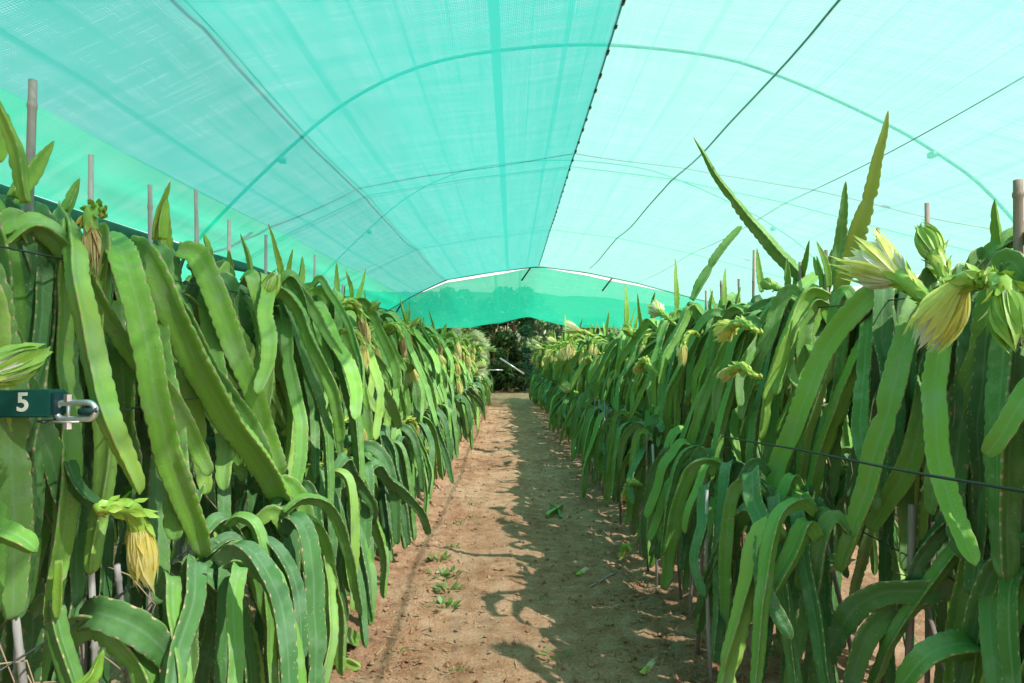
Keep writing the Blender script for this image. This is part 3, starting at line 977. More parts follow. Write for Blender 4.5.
for side in ('left', 'right'):
    for i, y in enumerate(POS[side]):
        rng = random.Random(1000 * (side == 'right') + i * 7 + 3)
        root = empty('dragon_fruit_plant', (ROWX[side] + rng.uniform(-0.03, 0.03) - (float(np.interp(y, [7, 11, 16, 21], [0, 0.12, 0.22, 0.32])) if side == 'right' else 0), y, 0.05), 0 if side == 'left' else PI)
        PLANTS[side].append(root)
        root.scale = (1, 1, float(np.interp(y, [4.8, 9.5, 13], [1, 0.93, 0.88] if side == 'left' else [1, 0.92, 0.86])))
        if y < NEAR_Y:
            S = plant_spec(rng, TOPZ[side] - 0.05, 1.0, y < 3.3, TIER if side == 'left' else 0.86, 0.24 if side == 'left' else 0.34, y < 2.2)
            fill_plant(root, S, rng)
            if y < 5.0 and i < len(NEARLAB[side]):
                lab = NEARLAB[side][i]
            else:
                lab = f'dragon fruit plant in the {side} row, {ORD[min(i, 19)]} from the camera end'
            nf = rng.choice((2, 3, 4)) if y > 3.6 else 0
            kinds = ('wilt', 'wilt', 'dry', 'bud') if side == 'left' else ('wilt', 'bud')
            if side == 'right' and y > 3.6: nf = rng.choice((1, 1, 2))
            for q in range(nf):
                z = rng.uniform(1.25, 1.72) if rng.random() < 0.6 else rng.uniform(0.55, 0.9)
                lib_flower(root, rng.choice(kinds), rng.randrange(3), (rng.uniform(0.30, 0.42), rng.uniform(-0.2, 0.2), z), rng.uniform(-0.9, 0.9), sc=rng.uniform(0.8, 1.0))
            if y < 6.5:
                g = Geo()
                for q in range(16):
                    z0 = rng.uniform(0.5, 1.7); a = rng.uniform(0, 6.28); l_ = rng.uniform(0.1, 0.35)
                    p0 = Vector((0.0, 0.0, z0)); dx = rng.uniform(0.03, 0.2)
                    g.tube([p0, p0 + Vector((dx * math.cos(a), dx * math.sin(a), -0.02)), p0 + Vector((dx * 1.2 * math.cos(a + .3), dx * 1.2 * math.sin(a + .3), -l_ * 0.5)), p0 + Vector((dx * 1.1 * math.cos(a), dx * math.sin(a), -l_))], [0.003, 0.0025, 0.002, 0.001], 4)
                g.make('aerial_roots', M_ROOT, root)
            tag(root, lab, 'cactus plant', f'dragon fruit plants of the {side} row')
        else:
            o = link('branches', far_lib[rng.randrange(7)], root)
            o.rotation_euler = (0, 0, rng.uniform(-0.2, 0.2))
            o.scale = (1.0, 1.0, rng.uniform(0.97, 1.06))
            for q in range(rng.choice((2, 3, 4)) if side == 'left' else rng.choice((1, 1, 2, 2))):
                lib_flower(root, rng.choice(FARFLOWER), rng.randrange(3), (rng.uniform(0.32, 0.5), rng.uniform(-0.2, 0.2), rng.choice((rng.uniform(1.3, 1.8), rng.uniform(1.6, 1.8), rng.uniform(0.5, 1.2)))), rng.uniform(-0.9, 0.9), sc=rng.uniform(1.05, 1.45))
            for q in range(rng.choice((0, 1, 2))):
                so = link('shoot', LIB['shoot'][rng.randrange(9)].me, root)
                so.location = (rng.uniform(-.2, .3), rng.uniform(-.2, .2), 1.78); so.scale = (1.1, 1.1, rng.uniform(0.9, 1.7))
            tag(root, f'small distant dragon fruit plant in the far half of the {side} row', 'cactus plant', f'far dragon fruit plants of the {side} row')

# next rows behind, seen through the gaps
for side, X in (('left', -4.3), ('right', 4.5)):
    for i in range(10):
        rng = random.Random(5000 + i + (100 if side == 'right' else 0))
        root = empty('dragon_fruit_plant', (X, 3.0 + i * 0.62, 0.02), 0 if side == 'left' else PI)
        o = link('branches', far_lib[i % 7], root)
        tag(root, f'dragon fruit plant of the next row, glimpsed through gaps in the {side} row', 'cactus plant', f'plants of the next row behind the {side} row')


# ------------------------------------------------------------------ hero branches, flowers and shoots
def near_plant(side, y):
    return min(PLANTS[side], key=lambda r_: abs(r_.location.y - y))


def to_local(root, p):
    d = Vector(p) - root.location
    c, s_ = math.cos(-root.rotation_euler.z), math.sin(-root.rotation_euler.z)
    return Vector((d.x * c - d.y * s_, d.x * s_ + d.y * c, d.z / root.scale.z))


HS = [300]


def hero(side, y, pts, Rr, mat=None, name='branch', tip='blunt', cren=0.15, twist=0.0, roll=None, label=None):
    """pts: (px, py, X) sight lines on lengthwise planes x = X"""
    root = near_plant(side, y)
    P = [to_local(root, on_x(*p)) for p in pts]
    HS[0] += 1
    rng = random.Random(HS[0])
    kk = -1 if HS[0] % 3 == 1 else 1
    rl = roll or ((kk, kk * ((-0.6 if side == 'left' else 0.6) + rng.uniform(-.4, .4)), 0.2) if HS[0] % 3 else (rng.uniform(-1, 1), rng.uniform(-1, 1), 0.2))
    d = branch_data(P, Rr, ds=0.010, tip=tip, seed=HS[0], roll=rl, twist=twist, cren=cren)
    o = link(name, mesh(name, d[0], d[1], mat or M_BR, uv=d[2]), root)
    if label: o['label'] = label
    return o


def hero_flower(side, y, pts, kind, size=1.0, label=None, seed=1):
    root = near_plant(side, y)
    P = [to_local(root, on_x(*p)) for p in pts]
    return build_flower(root, P, kind, seed, size, label)


L_ = 'left'
hero(L_, 1.7, [(60, 208, -1.40), (72, 240, -1.21), (80, 290, -1.10), (96, 374, -1.06), (112, 428, -0.97), (140, 494, -0.97)], 0.036, M_PALE, twist=0.4)
hero(L_, 2.0, [(105, 235, -1.35), (124, 262, -1.12), (146, 340, -1.03), (160, 415, -1.00), (180, 480, -0.98), (208, 556, -0.96)], 0.047, M_PALE, twist=0.5)
hero(L_, 2.28, [(128, 250, -1.28), (150, 258, -1.18), (184, 330, -1.08), (229, 415, -1.00), (268, 470, -0.95), (312, 545, -0.90)], 0.060, M_PALE, twist=0.15, roll=(-1, 0.5, 0.2), label='longest broad arm slanting down across the row')
hero(L_, 2.65, [(178, 250, -1.30), (203, 262, -1.20), (232, 340, -1.10), (254, 398, -1.04), (270, 450, -1.02), (292, 512, -0.99)], 0.052, M_PALE, twist=-0.5)
hero(L_, 3.04, [(252, 288, -1.28), (275, 298, -1.16), (303, 364, -1.08), (322, 415, -1.03), (343, 472, -1.00)], 0.048, M_BR, twist=0.5)
hero(L_, 1.66, [(12, 235, -1.51), (28, 250, -1.30), (46, 320, -1.30), (52, 400, -1.30), (66, 465, -1.19), (84, 495, -1.14), (104, 508, -1.08)], 0.034, M_DARK, twist=0.2, label='dark arm curving up at its end into a drooping flower')
hero(L_, 1.32, [(-30, 200, -1.46), (6, 225, -1.34), (25, 320, -1.30), (36, 430, -1.30), (46, 520, -1.30), (50, 578, -1.30)], 0.052, M_DARK, twist=0.3)
hero(L_, 1.32, [(-50, 190, -1.40), (-10, 205, -1.34), (12, 300, -1.30), (8, 400, -1.30), (14, 470, -1.30)], 0.048, M_BR, twist=0.3)
hero(L_, 1.66, [(20, 205, -1.46), (42, 230, -1.36), (70, 330, -1.32), (80, 420, -1.30), (90, 500, -1.27)], 0.045, M_DARK, twist=0.5)
hero(L_, 2.0, [(60, 235, -1.46), (100, 270, -1.36), (118, 340, -1.18), (128, 420, -1.16), (138, 470, -1.15)], 0.044, M_BR, twist=0.4)
hero(L_, 2.65, [(130, 265, -1.35), (168, 300, -1.20), (188, 380, -1.14), (198, 440, -1.12), (205, 495, -1.10)], 0.045, M_BR, twist=-0.4)
hero(L_, 3.4, [(262, 292, -1.25), (290, 310, -1.15), (335, 362, -1.0), (378, 412, -0.82)], 0.050, M_PALE, twist=0.3)
hero(L_, 3.9, [(270, 285, -1.3), (310, 300, -1.15), (350, 340, -0.98), (385, 395, -0.85), (400, 428, -0.80)], 0.046, M_BR, twist=0.3)
hero(L_, 2.28, [(196, 505, -1.10), (215, 440, -1.15), (225, 520, -1.08), (236, 600, -1.02), (240, 640, -1.00)], 0.03, M_DARK)
# low tier on the left
hero(L_, 2.0, [(178, 575, -1.2), (196, 568, -1.05), (226, 600, -0.95), (246, 660, -0.9), (252, 720, -0.88)], 0.050, M_DARK, twist=0.4)
hero(L_, 1.66, [(82, 620, -1.25), (105, 614, -1.1), (145, 632, -1.0), (175, 668, -0.96), (188, 720, -0.94)], 0.050, M_DARK, twist=0.3)
hero(L_, 1.66, [(60, 640, -1.3), (95, 622, -1.15), (130, 650, -1.05), (150, 690, -1.0), (155, 740, -1.0)], 0.050, M_BR, twist=0.3)
hero(L_, 2.28, [(212, 520, -1.15), (222, 560, -1.0), (238, 610, -0.95), (252, 660, -0.92), (262, 710, -0.9)], 0.042, M_PALE, twist=0.5)
hero(L_, 2.65, [(240, 540, -1.2), (262, 545, -1.05), (292, 590, -0.92), (335, 630, -0.82), (378, 650, -0.76)], 0.042, M_PALE, twist=0.4, label='pale arm reaching out over the path')
hero(L_, 3.0, [(262, 535, -1.15), (285, 545, -1.02), (305, 600, -0.95), (316, 650, -0.92), (326, 680, -0.9)], 0.045, M_BR, twist=0.4)
hero(L_, 1.5, [(-40, 520, -1.25), (-5, 530, -1.1), (20, 540, -1.05), (38, 552, -1.02)], 0.040, M_BR)
hero(L_, 1.4, [(60, 700, -1.0), (90, 680, -0.95), (98, 665, -0.94), (104, 650, -0.93)], 0.03, M_SHOOT, name='shoot', tip='point', cren=0.3)
hero(L_, 1.66, [(60, 560, -1.15), (59, 585, -1.15), (58, 620, -1.15)], 0.022, M_SHOOT, name='shoot')
# upright shoots left
for (y, p, rr) in ((1.66, [(15, 196, -1.3), (30, 172, -1.3), (54, 141, -1.3)], 0.034), (1.4, [(-6, 160, -1.35), (2, 140, -1.35), (7, 114, -1.35)], 0.028),
                   (2.0, [(66, 212, -1.32), (73, 196, -1.32), (80, 178, -1.32)], 0.026), (2.65, [(161, 248, -1.35), (161, 228, -1.35), (159, 204, -1.35)], 0.024),
                   (4.35, [(300, 292, -1.3), (301, 275, -1.3), (302, 256, -1.3)], 0.03), (4.87, [(336, 300, -1.3), (337, 282, -1.3), (337, 262, -1.3)], 0.028),
                   (5.3, [(352, 315, -1.3), (360, 292, -1.3), (366, 268, -1.3)], 0.03), (5.8, [(415, 338, -0.95), (405, 318, -1.0), (400, 297, -1.05)], 0.03)):
    hero(L_, y, p, rr, M_SHOOT, name='shoot', tip='point', cren=0.22)

R_ = 'right'
hero(R_, 3.0, [(905, 288, 1.62), (872, 296, 1.45), (829, 347, 1.33), (802, 415, 1.24), (779, 475, 1.19), (766, 568, 1.15)], 0.056, M_PALE, twist=0.35, label='long pale arm slanting down across the row')
hero(R_, 2.9, [(885, 320, 1.55), (862, 350, 1.42), (832, 421, 1.34), (816, 468, 1.30), (808, 506, 1.28)], 0.044, M_PALE, twist=0.4)
hero(R_, 2.3, [(940, 285, 1.60), (916, 310, 1.42), (893, 398, 1.30), (876, 462, 1.25), (858, 520, 1.22), (840, 572, 1.20)], 0.050, M_BR, twist=0.3)
hero(R_, 2.1, [(955, 300, 1.55), (938, 345, 1.36), (934, 415, 1.26), (943, 480, 1.23), (975, 566, 1.20)], 0.040, M_PALE, twist=0.3)
hero(R_, 1.75, [(1060, 360, 1.40), (1030, 395, 1.24), (1005, 430, 1.18), (985, 456, 1.16)], 0.040, M_BR, twist=0.2)
hero(R_, 3.4, [(800, 295, 1.6), (782, 315, 1.42), (768, 365, 1.36), (770, 405, 1.34), (778, 440, 1.33)], 0.050, M_DARK, twist=0.3)
hero(R_, 2.4, [(930, 350, 1.5), (924, 400, 1.42), (908, 465, 1.36), (870, 530, 1.32)], 0.044, M_BR, twist=0.4)
hero(R_, 2.2, [(985, 290, 1.6), (975, 330, 1.45), (962, 420, 1.38), (956, 490, 1.36), (965, 560, 1.35)], 0.048, M_DARK, twist=0.4)
hero(R_, 1.9, [(1030, 300, 1.6), (1012, 330, 1.45), (1005, 420, 1.35), (1003, 500, 1.33), (1004, 580, 1.32)], 0.055, M_BR, twist=0.2)
hero(R_, 2.6, [(905, 300, 1.6), (880, 330, 1.5), (862, 420, 1.45), (850, 500, 1.42)], 0.05, M_DARK, twist=0.4)
hero(R_, 4.4, [(735, 295, 1.6), (716, 320, 1.4), (702, 380, 1.3), (692, 440, 1.25), (676, 490, 1.2)], 0.052, M_BR, twist=0.2)
hero(R_, 2.0, [(1050, 220, 1.75), (1010, 240, 1.6), (985, 258, 1.55), (968, 275, 1.5)], 0.042, M_BR)
hero(R_, 3.8, [(815, 275, 1.65), (795, 300, 1.5), (785, 345, 1.42), (790, 400, 1.40)], 0.045, M_BR)
# low tier on the right
hero(R_, 2.3, [(960, 580, 1.5), (925, 588, 1.35), (880, 592, 1.25), (845, 620, 1.18), (822, 680, 1.15), (815, 740, 1.14)], 0.050, M_DARK, twist=0.3)
hero(R_, 2.3, [(930, 595, 1.45), (890, 610, 1.3), (862, 640, 1.2), (850, 690, 1.17)], 0.050, M_DARK, twist=0.3)
hero(R_, 1.8, [(990, 650, 1.4), (955, 648, 1.25), (925, 660, 1.15), (900, 690, 1.1)], 0.052, M_BR, twist=0.3)
hero(R_, 2.9, [(850, 560, 1.6), (825, 566, 1.4), (792, 590, 1.3), (780, 640, 1.25), (770, 690, 1.22)], 0.048, M_BR, twist=0.3)
hero(R_, 3.5, [(760, 520, 1.55), (735, 530, 1.35), (712, 560, 1.25), (702, 610, 1.2), (700, 660, 1.2)], 0.048, M_BR, twist=0.3)
for (y, p, rr) in ((2.2, [(925, 608, 1.5), (934, 585, 1.5), (942, 558, 1.5)], 0.022), (2.2, [(950, 630, 1.5), (949, 612, 1.5), (948, 592, 1.5)], 0.018),
                   (2.0, [(987, 668, 1.45), (988, 640, 1.45), (990, 610, 1.45)], 0.026), (2.0, [(1000, 668, 1.45), (999, 650, 1.45), (998, 632, 1.45)], 0.02),
                   (1.75, [(1060, 240, 1.6), (1020, 240, 1.6), (980, 262, 1.6)], 0.03)):
    hero(R_, y, p, rr, M_SHOOT, name='shoot', tip='point', cren=0.25)
# tall upright shoots on the right row
hero(R_, 3.97, [(806, 282, 1.64), (760, 232, 1.40), (722, 184, 1.19), (694, 137, 1.03)], 0.046, M_BR, name='shoot', tip='point', cren=0.2, label='longest upright shoot leaning to the left')
hero(R_, 3.0, [(838, 290, 1.58), (862, 215, 1.58), (876, 165, 1.58), (888, 110, 1.58)], 0.056, M_BR, name='shoot', tip='point', cren=0.22)
hero(R_, 3.2, [(836, 285, 1.6), (842, 225, 1.6), (846, 181, 1.6)], 0.044, M_BR, name='shoot', tip='point', cren=0.22)
hero(R_, 4.5, [(692, 300, 1.27), (706, 275, 1.37), (722, 250, 1.48), (742, 226, 1.62)], 0.040, M_BR, name='shoot', cren=0.12)
for (y, p, rr) in ((4.5, [(762, 292, 1.55), (759, 270, 1.55), (757, 248, 1.55)], 0.028), (3.97, [(802, 280, 1.6), (806, 262, 1.6), (810, 240, 1.6)], 0.026),
                   (3.97, [(818, 275, 1.6), (815, 262, 1.6), (814, 256, 1.6)], 0.024), (5.4, [(676, 312, 1.5), (676, 285, 1.5), (675, 258, 1.5)], 0.034),
                   (7.0, [(626, 325, 1.3), (626, 305, 1.3), (625, 282, 1.3)], 0.04), (5.4, [(652, 320, 1.4), (653, 303, 1.4), (655, 292, 1.4)], 0.03),
                   (10.5, [(566, 348, 1.2), (566, 332, 1.2), (565, 314, 1.2)], 0.045), (10.5, [(571, 350, 1.25), (577, 336, 1.25), (583, 317, 1.25)], 0.04)):
    hero(R_, y, p, rr, M_SHOOT, name='shoot', tip='point', cren=0.2)

# flowers
hero_flower(L_, 1.66, [(96, 508, -1.0), (112, 507, -0.99), (128, 508, -0.98), (136, 518, -0.98), (139, 532, -0.98)], 'wilt', 1.05, 'drooping wilted yellow flower', 3)
hero_flower(L_, 2.0, [(104, 216, -1.28), (98, 209, -1.24), (91, 213, -1.2), (91, 232, -1.18)], 'dry', 0.82, 'dried straw coloured flower', 4)
hero_flower(L_, 1.32, [(-40, 385, -1.02), (-25, 380, -1.01), (-5, 372, -1.0)], 'bud', 0.95, 'green closed flower bud', 5)
hero_flower(L_, 3.0, [(258, 316, -1.12), (262, 308, -1.10), (267, 296, -1.08)], 'bud', 0.95, None, 6)
for (y, p, k, sd_) in ((4.2, [(372, 402, -1.05), (376, 396, -1.0), (382, 400, -0.98), (384, 412, -0.97)], 'wilt', 8), (3.4, [(322, 518, -1.0), (332, 510, -0.95), (342, 512, -0.93), (345, 526, -0.92)], 'wilt', 9),
                       (3.4, [(326, 548, -0.98), (338, 540, -0.93), (348, 542, -0.92), (351, 556, -0.91)], 'wilt', 10), (3.2, [(312, 358, -1.15), (320, 352, -1.1), (326, 356, -1.08), (328, 366, -1.07)], 'wilt', 11),
                       (3.0, [(258, 548, -1.05), (268, 542, -1.0), (278, 534, -0.98)], 'bud', 12), (3.2, [(300, 598, -0.98), (310, 592, -0.95), (322, 584, -0.93)], 'bud', 13),
                       (5.3, [(392, 352, -1.2), (400, 348, -1.15), (408, 352, -1.12), (410, 362, -1.1)], 'dry', 14), (5.3, [(388, 460, -0.95), (394, 454, -0.92), (400, 457, -0.9), (402, 468, -0.9)], 'wilt', 15)):
    hero_flower(L_, y, p, k, 0.9, None, sd_)
for n_, (px, py, X, y, k) in enumerate(((352, 338, -1.12, 5.0, 'wilt'), (378, 332, -1.05, 5.8, 'wilt'), (396, 338, -1.0, 6.2, 'dry'), (356, 420, -0.98, 4.5, 'wilt'), (420, 372, -0.9, 7.0, 'wilt'), (412, 420, -0.85, 6.2, 'wilt'), (428, 450, -0.76, 6.5, 'wilt'), (380, 470, -0.86, 4.8, 'wilt'), (300, 430, -1.02, 3.4, 'bud'), (436, 352, -0.85, 8.3, 'open'), (405, 362, -0.9, 6.3, 'open'))):
    u_ = 0.9 * 5.0 / y
    hero_flower(L_, y, [(px - 14 * u_, py + 4 * u_, X - 0.06), (px - 7 * u_, py - 2 * u_, X - 0.03), (px, py, X), (px + 3 * u_, py + 8 * u_, X + 0.01)], k, 0.95, None, 60 + n_)
hero_flower(R_, 2.3, [(950, 300, 1.38), (938, 303, 1.36), (922, 295, 1.34), (908, 283, 1.32), (896, 276, 1.31)], 'open', 1.22, 'open white flower', 20)
hero_flower(R_, 2.3, [(945, 300, 1.40), (947, 284, 1.40), (942, 268, 1.40), (934, 252, 1.40)], 'bud', 1.05, 'pointed bud showing white', 21)
hero_flower(R_, 1.75, [(1010, 300, 1.34), (990, 282, 1.31), (966, 280, 1.29), (957, 290, 1.28)], 'half', 1.15, 'drooping yellow flower with white tips', 22)
hero_flower(R_, 1.32, [(975, 282, 1.30), (994, 280, 1.27), (1004, 288, 1.25), (1008, 302, 1.24)], 'bud', 1.15, 'fat green scaly bud', 23)
hero_flower(R_, 3.97, [(762, 334, 1.10), (752, 328, 1.06), (740, 322, 1.04), (731, 327, 1.03)], 'half', 0.85, None, 24)
hero_flower(R_, 3.97, [(762, 378, 1.10), (752, 374, 1.06), (742, 366, 1.04), (731, 372, 1.03)], 'wilt', 0.85, None, 25)
for (y, p, k, sd_, sz) in ((5.0, [(660, 376, 1.02), (652, 368, 0.98), (645, 360, 0.96), (640, 366, 0.95)], 'wilt', 26, 0.95), (5.2, [(676, 325, 1.25), (668, 318, 1.2), (660, 312, 1.18)], 'open', 27, 0.9),
                           (4.4, [(642, 486, 0.86), (636, 482, 0.82), (630, 484, 0.80), (627, 492, 0.80)], 'wilt', 28, 0.95), (4.4, [(632, 552, 0.84), (628, 546, 0.82), (624, 548, 0.80), (622, 556, 0.79)], 'wilt', 29, 0.9),
                           (4.2, [(775, 388, 1.35), (765, 384, 1.32), (754, 384, 1.30)], 'bud', 30, 0.9), (5.8, [(592, 362, 0.95), (590, 358, 0.93), (588, 360, 0.92)], 'wilt', 31, 1.0), (4.6, [(790, 300, 1.45), (782, 290, 1.42), (770, 285, 1.4)], 'bud', 32, 0.8)):
    hero_flower(R_, y, p, k, sz, None, sd_)


# ------------------------------------------------------------------ stakes, wires, posts
def stake(x, y, h, lean=(0, 0), r=0.011, mat=None, label='', group=None):
    root = empty('bamboo_stake', (x, y, 0.0))
    g = Geo(); rng = random.Random(int(x * 100 + y * 1000))
    zs = [(0.02, 1.0)]
    z = rng.uniform(0.2, 0.4)
    while z < h - 0.03:
        zs += [(z - 0.012, 1.0), (z - 0.004, 1.2), (z + 0.004, 1.2), (z + 0.012, 1.0)]
        z += rng.uniform(0.26, 0.36)
    zs.append((h, 1.0))
    bw = rng.uniform(-0.012, 0.012)
    g.tube([Vector((lean[0] * q / h + bw * math.sin(PI * q / h), lean[1] * q / h, q)) for q, _ in zs], [r * f * (1 - 0.15 * q / h) for q, f in zs], 10)
    g.make('cane', mat or M_BAMBOO, root)
    tag(root, label, 'stake', group)
    return root


TIPS_L = {2: (33, 80), 3: (91, 155), 4: (150, 185), 5: (196, 190), 6: (229, 220), 7: (266, 235), 9: (315, 255)}
TIPS_R = {2: (1018, 180), 3: (927, 203), 4: (878, 228), 5: (826, 250), 7: (754, 250), 6: (800, 262)}
for side, TIPS in (('left', TIPS_L), ('right', TIPS_R)):
    for i, y in enumerate(POS[side]):
        rng = random.Random(i * 13 + (7 if side == 'left' else 77))
        x = ROWX[side]
        if i in TIPS:
            tip = on_x(*TIPS[i], x)
            h = tip.z; yy = tip.y
            lab = f'grey bamboo stake, its bare tip {ORD[list(sorted(TIPS)).index(i)]} from the camera above the {side} row'
        else:
            h = rng.uniform(1.92, 2.05) if y < 6 else rng.uniform(1.62, 1.88); yy = y
            lab = f'grey bamboo stake rising through the {ORD[min(i, 19)]} plant of the {side} row' if y < NEAR_Y else f'thin distant stake in the far half of the {side} row'
        thick = 0.016 if side == 'right' and i == 2 else (0.0135 if side == 'left' and i == 2 else 0.010)
        lean = (0.05, -0.03) if side == 'left' and i == 2 else (rng.uniform(-.03, .03), rng.uniform(-.03, .03))
        stake(x - lean[0], yy - lean[1], h, lean, thick, M_BAMBOO_B if side == 'right' else M_BAMBOO, lab, f'bamboo stakes of the {side} row' if y < NEAR_Y else f'far stakes of the {side} row')
# short leaning stakes that hold the low tier, on the path side
SH = {'left': [(20, 655, -1.25, 'pale leaning stake by the bare soil at the lower left corner', (10, 570)), (125, 620, -1.2, 'pale stake beneath the drooping yellow flower', (117, 565)), (92, 615, -1.3, 'thin short stake left of the drooping yellow flower', (91, 560)),
               (243, 683, -1.0, 'short stake between low arms below the broad arm', (238, 612)), (312, 680, -1.05, 'short stake beside the path below the wilted pair', (303, 600)), (180, 560, -1.35, 'thin stake seen above the low arms behind the drooping flower', (178, 526))],
      'right': [(905, 690, 1.32, 'brown bamboo stake tied with grey tape in the right foreground', (912, 505)), (728, 620, 1.45, 'brown stake leaning beside the long pale arm', (742, 490)), (830, 560, 1.5, 'thin brown stake between the two pale arms', (816, 500)),
                (936, 640, 1.5, 'short stake end by the small upright shoots', (926, 606)), (690, 650, 1.25, 'stake at the foot of the right row nearest the path', (697, 570)), (662, 640, 1.22, 'stake at the foot of the right row below the wilted flower', (668, 560)),
                (640, 610, 1.25, 'stake foot farther along the right row beside the path', (644, 545)), (610, 570, 1.25, 'last distinct stake foot along the right row', (614, 520))]}
for side in SH:
    for (bx, by, X, lab, (tx, ty)) in SH[side]:
        a = on_x(bx, by, X); b = on_x(tx, ty, X)
        k = a.z / max(0.05, (b.z - a.z))
        foot = a - (b - a) * k
        foot.z = 0
        d = b - foot
        st = stake(foot.x, foot.y, d.z, (d.x, d.y), 0.011 if bx != 905 else 0.014, M_BAMBOO_B if side == 'right' else M_BAMBOO, lab, 'short stakes of the low tier')
        if bx == 905:
            g = Geo(); q = d * ((0.72) / d.z)
            g.tube([q + Vector((0, 0, -0.012)), q + Vector((0, 0, 0.012))], 0.022, 10)
            g.make('tie_tape', M_TIE, st)

for side in ('left', 'right'):
    rng = random.Random(31)
    yy = 3.6 if side == 'left' else 3.2; k = 0
    while yy < 9.4 and k < 20:
        X = -0.98 if side == 'left' else 0.94
        stake(X + rng.uniform(-.05, .05), yy, rng.uniform(0.85, 1.0), (rng.uniform(-.05, .05), rng.uniform(-.06, .06)), 0.009, M_BAMBOO_B if k % 2 else M_BAMBOO,
              f'{ORD[k]} short stake from the camera at the path side foot of the {side} row', 'short stakes of the low tier')
        yy += rng.uniform(0.25, 0.42) if side == 'right' else 0.55; k += 1
GW = 'trellis wires of the rows'
for side, X in ROWX.items():
    s_ = 1 if side == 'left' else -1
    for dx, z, nm in ((0.28, 1.35, 'middle'), (-0.28, 1.35, 'rear middle'), (0.14, TOPZ[side], 'top'), (0.16, TIER - 0.03, 'low')):
        if side == 'right' and nm == 'middle':
            continue
        y0 = 1.62 if side == 'left' else 1.3
        pts = [(X + s_ * dx + 0.01 * math.sin(y), y, z - 0.015 * abs(math.sin(y * 0.9))) for y in np.linspace(y0, 21, 60)]
        g = Geo(); g.tube([Vector(p) for p in pts], 0.0028, 6)
        tag(g.make('trellis_wire', M_WIRE), f'dark {nm} trellis wire running along the {side} row', 'wire', GW)
for k, (pa, lab) in enumerate(((((1040, 494), (900, 470), (800, 450), (730, 438), (660, 425)), 'black cable slung across the hanging arms of the right row'), (((1040, 494), (960, 470), (880, 447), (780, 422), (700, 405)), 'second thinner black cable above the slung one, right row'))):
    g = Geo(); P, s = catmull([on_x(px, py, 1.10 + 0.03 * k) for px, py in pa], 0.05)
    g.tube([Vector(p) for p in P], 0.0045 if k == 0 else 0.003, 6)
    if k == 0: tag(g.make('drip_cable', M_WIRE), lab, 'cable')

# the green bar marked 5
end = on_x(60, 403, -1.05)
BY, BZ = end.y, end.z
hb = 0.031
root = empty('trellis_crossarm', (-1.40, BY, 0))
g = Geo(); g.box((-0.60, -hb, BZ - hb), (0.345, hb, BZ + hb), bev=0.003); g.make('beam', M_GREENSTEEL, root, smooth=False)
g = Geo(); g.box((0.3452, -hb * 0.82, BZ - hb * 0.82), (0.352, hb * 0.82, BZ + hb * 0.82), bev=0.002); g.make('end_cap', M_ENDCAP, root, smooth=False)
g = Geo(); g.box((-0.145, hb + 0.002, 0), (-0.085, hb + 0.062, BZ + 0.35), bev=0.004); g.make('post', M_GREENSTEEL, root)
fc = bpy.data.curves.new('numeral', 'FONT')
fc.body = '5'; fc.size = 0.060; fc.extrude = 0.0008; fc.offset = 0.0012; fc.align_x = 'CENTER'; fc.align_y = 'CENTER'
fo = bpy.data.objects.new('numeral', fc)
COL.objects.link(fo)
bpy.context.view_layer.update()
me = bpy.data.meshes.new_from_object(fo.evaluated_get(bpy.context.evaluated_depsgraph_get()))
COL.objects.unlink(fo); bpy.data.objects.remove(fo)
me.materials.clear(); me.materials.append(M_NUMERAL)
num = link('numeral', me, root)
n5 = on_y(23, 403, BY - hb)
num.location = (n5.x + 1.40, -hb - 0.0012, n5.z); num.rotation_euler = (PI / 2, 0, 0)
# clamp: stadium strap with two bolts and the wire
g = Geo()
cx0, cx1 = 0.362, 0.416
pts = []
for k in range(33):
    a = 2 * PI * k / 32
    cxx = cx1 if math.cos(a) > 0 else cx0
    pts.append(Vector((cxx + 0.019 * math.cos(a), -0.004, BZ - 0.018 + 0.019 * math.sin(a))))
g.tube(pts, 0.0075, 8, cap=False)
g.box((0.30, -0.012, BZ - 0.046), (0.40, 0.010, BZ - 0.040), bev=0.002)
cl = g.make('wire_clamp', M_ZINC, root)
for zz in (0.012, -0.052):
    g = Geo(); g.tube([(0.372, -0.004, BZ + zz - 0.008), (0.372, -0.004, BZ + zz + 0.008)], 0.0095, 6); g.make('nut', M_ZINC, cl, smooth=False)
g = Geo(); g.tube([(0.372, -0.004, BZ - 0.055), (0.372, -0.004, BZ + 0.016)], 0.0045, 8); g.make('bolt', M_ZINC, cl)
g = Geo(); g.tube([(0.40, -0.010, BZ - 0.02), (0.44, -0.004, BZ - 0.016)], 0.008, 8); g.make('ferrule', M_ENDCAP, cl)
tag(root, 'dark green steel bar marked with a white 5 and shiny wire clamp', 'trellis bar', 'trellis crossarms')
# its opposite number at the right picture edge
e = on_x(1012, 270, 1.30)
root = empty('trellis_crossarm', (1.62, e.y, 0))
g = Geo(); g.box((-0.27, -0.028, e.z - 0.03), (0.5, 0.028, e.z + 0.03), bev=0.005); g.make('beam', M_ZINC, root)
g = Geo(); g.box((0.16, 0.031, 0), (0.22, 0.09, e.z + 0.1), bev=0.004); g.make('post', M_GREENSTEEL, root)
tag(root, 'grey steel crossarm end poking in at the right picture edge', 'trellis bar', 'trellis crossarms')


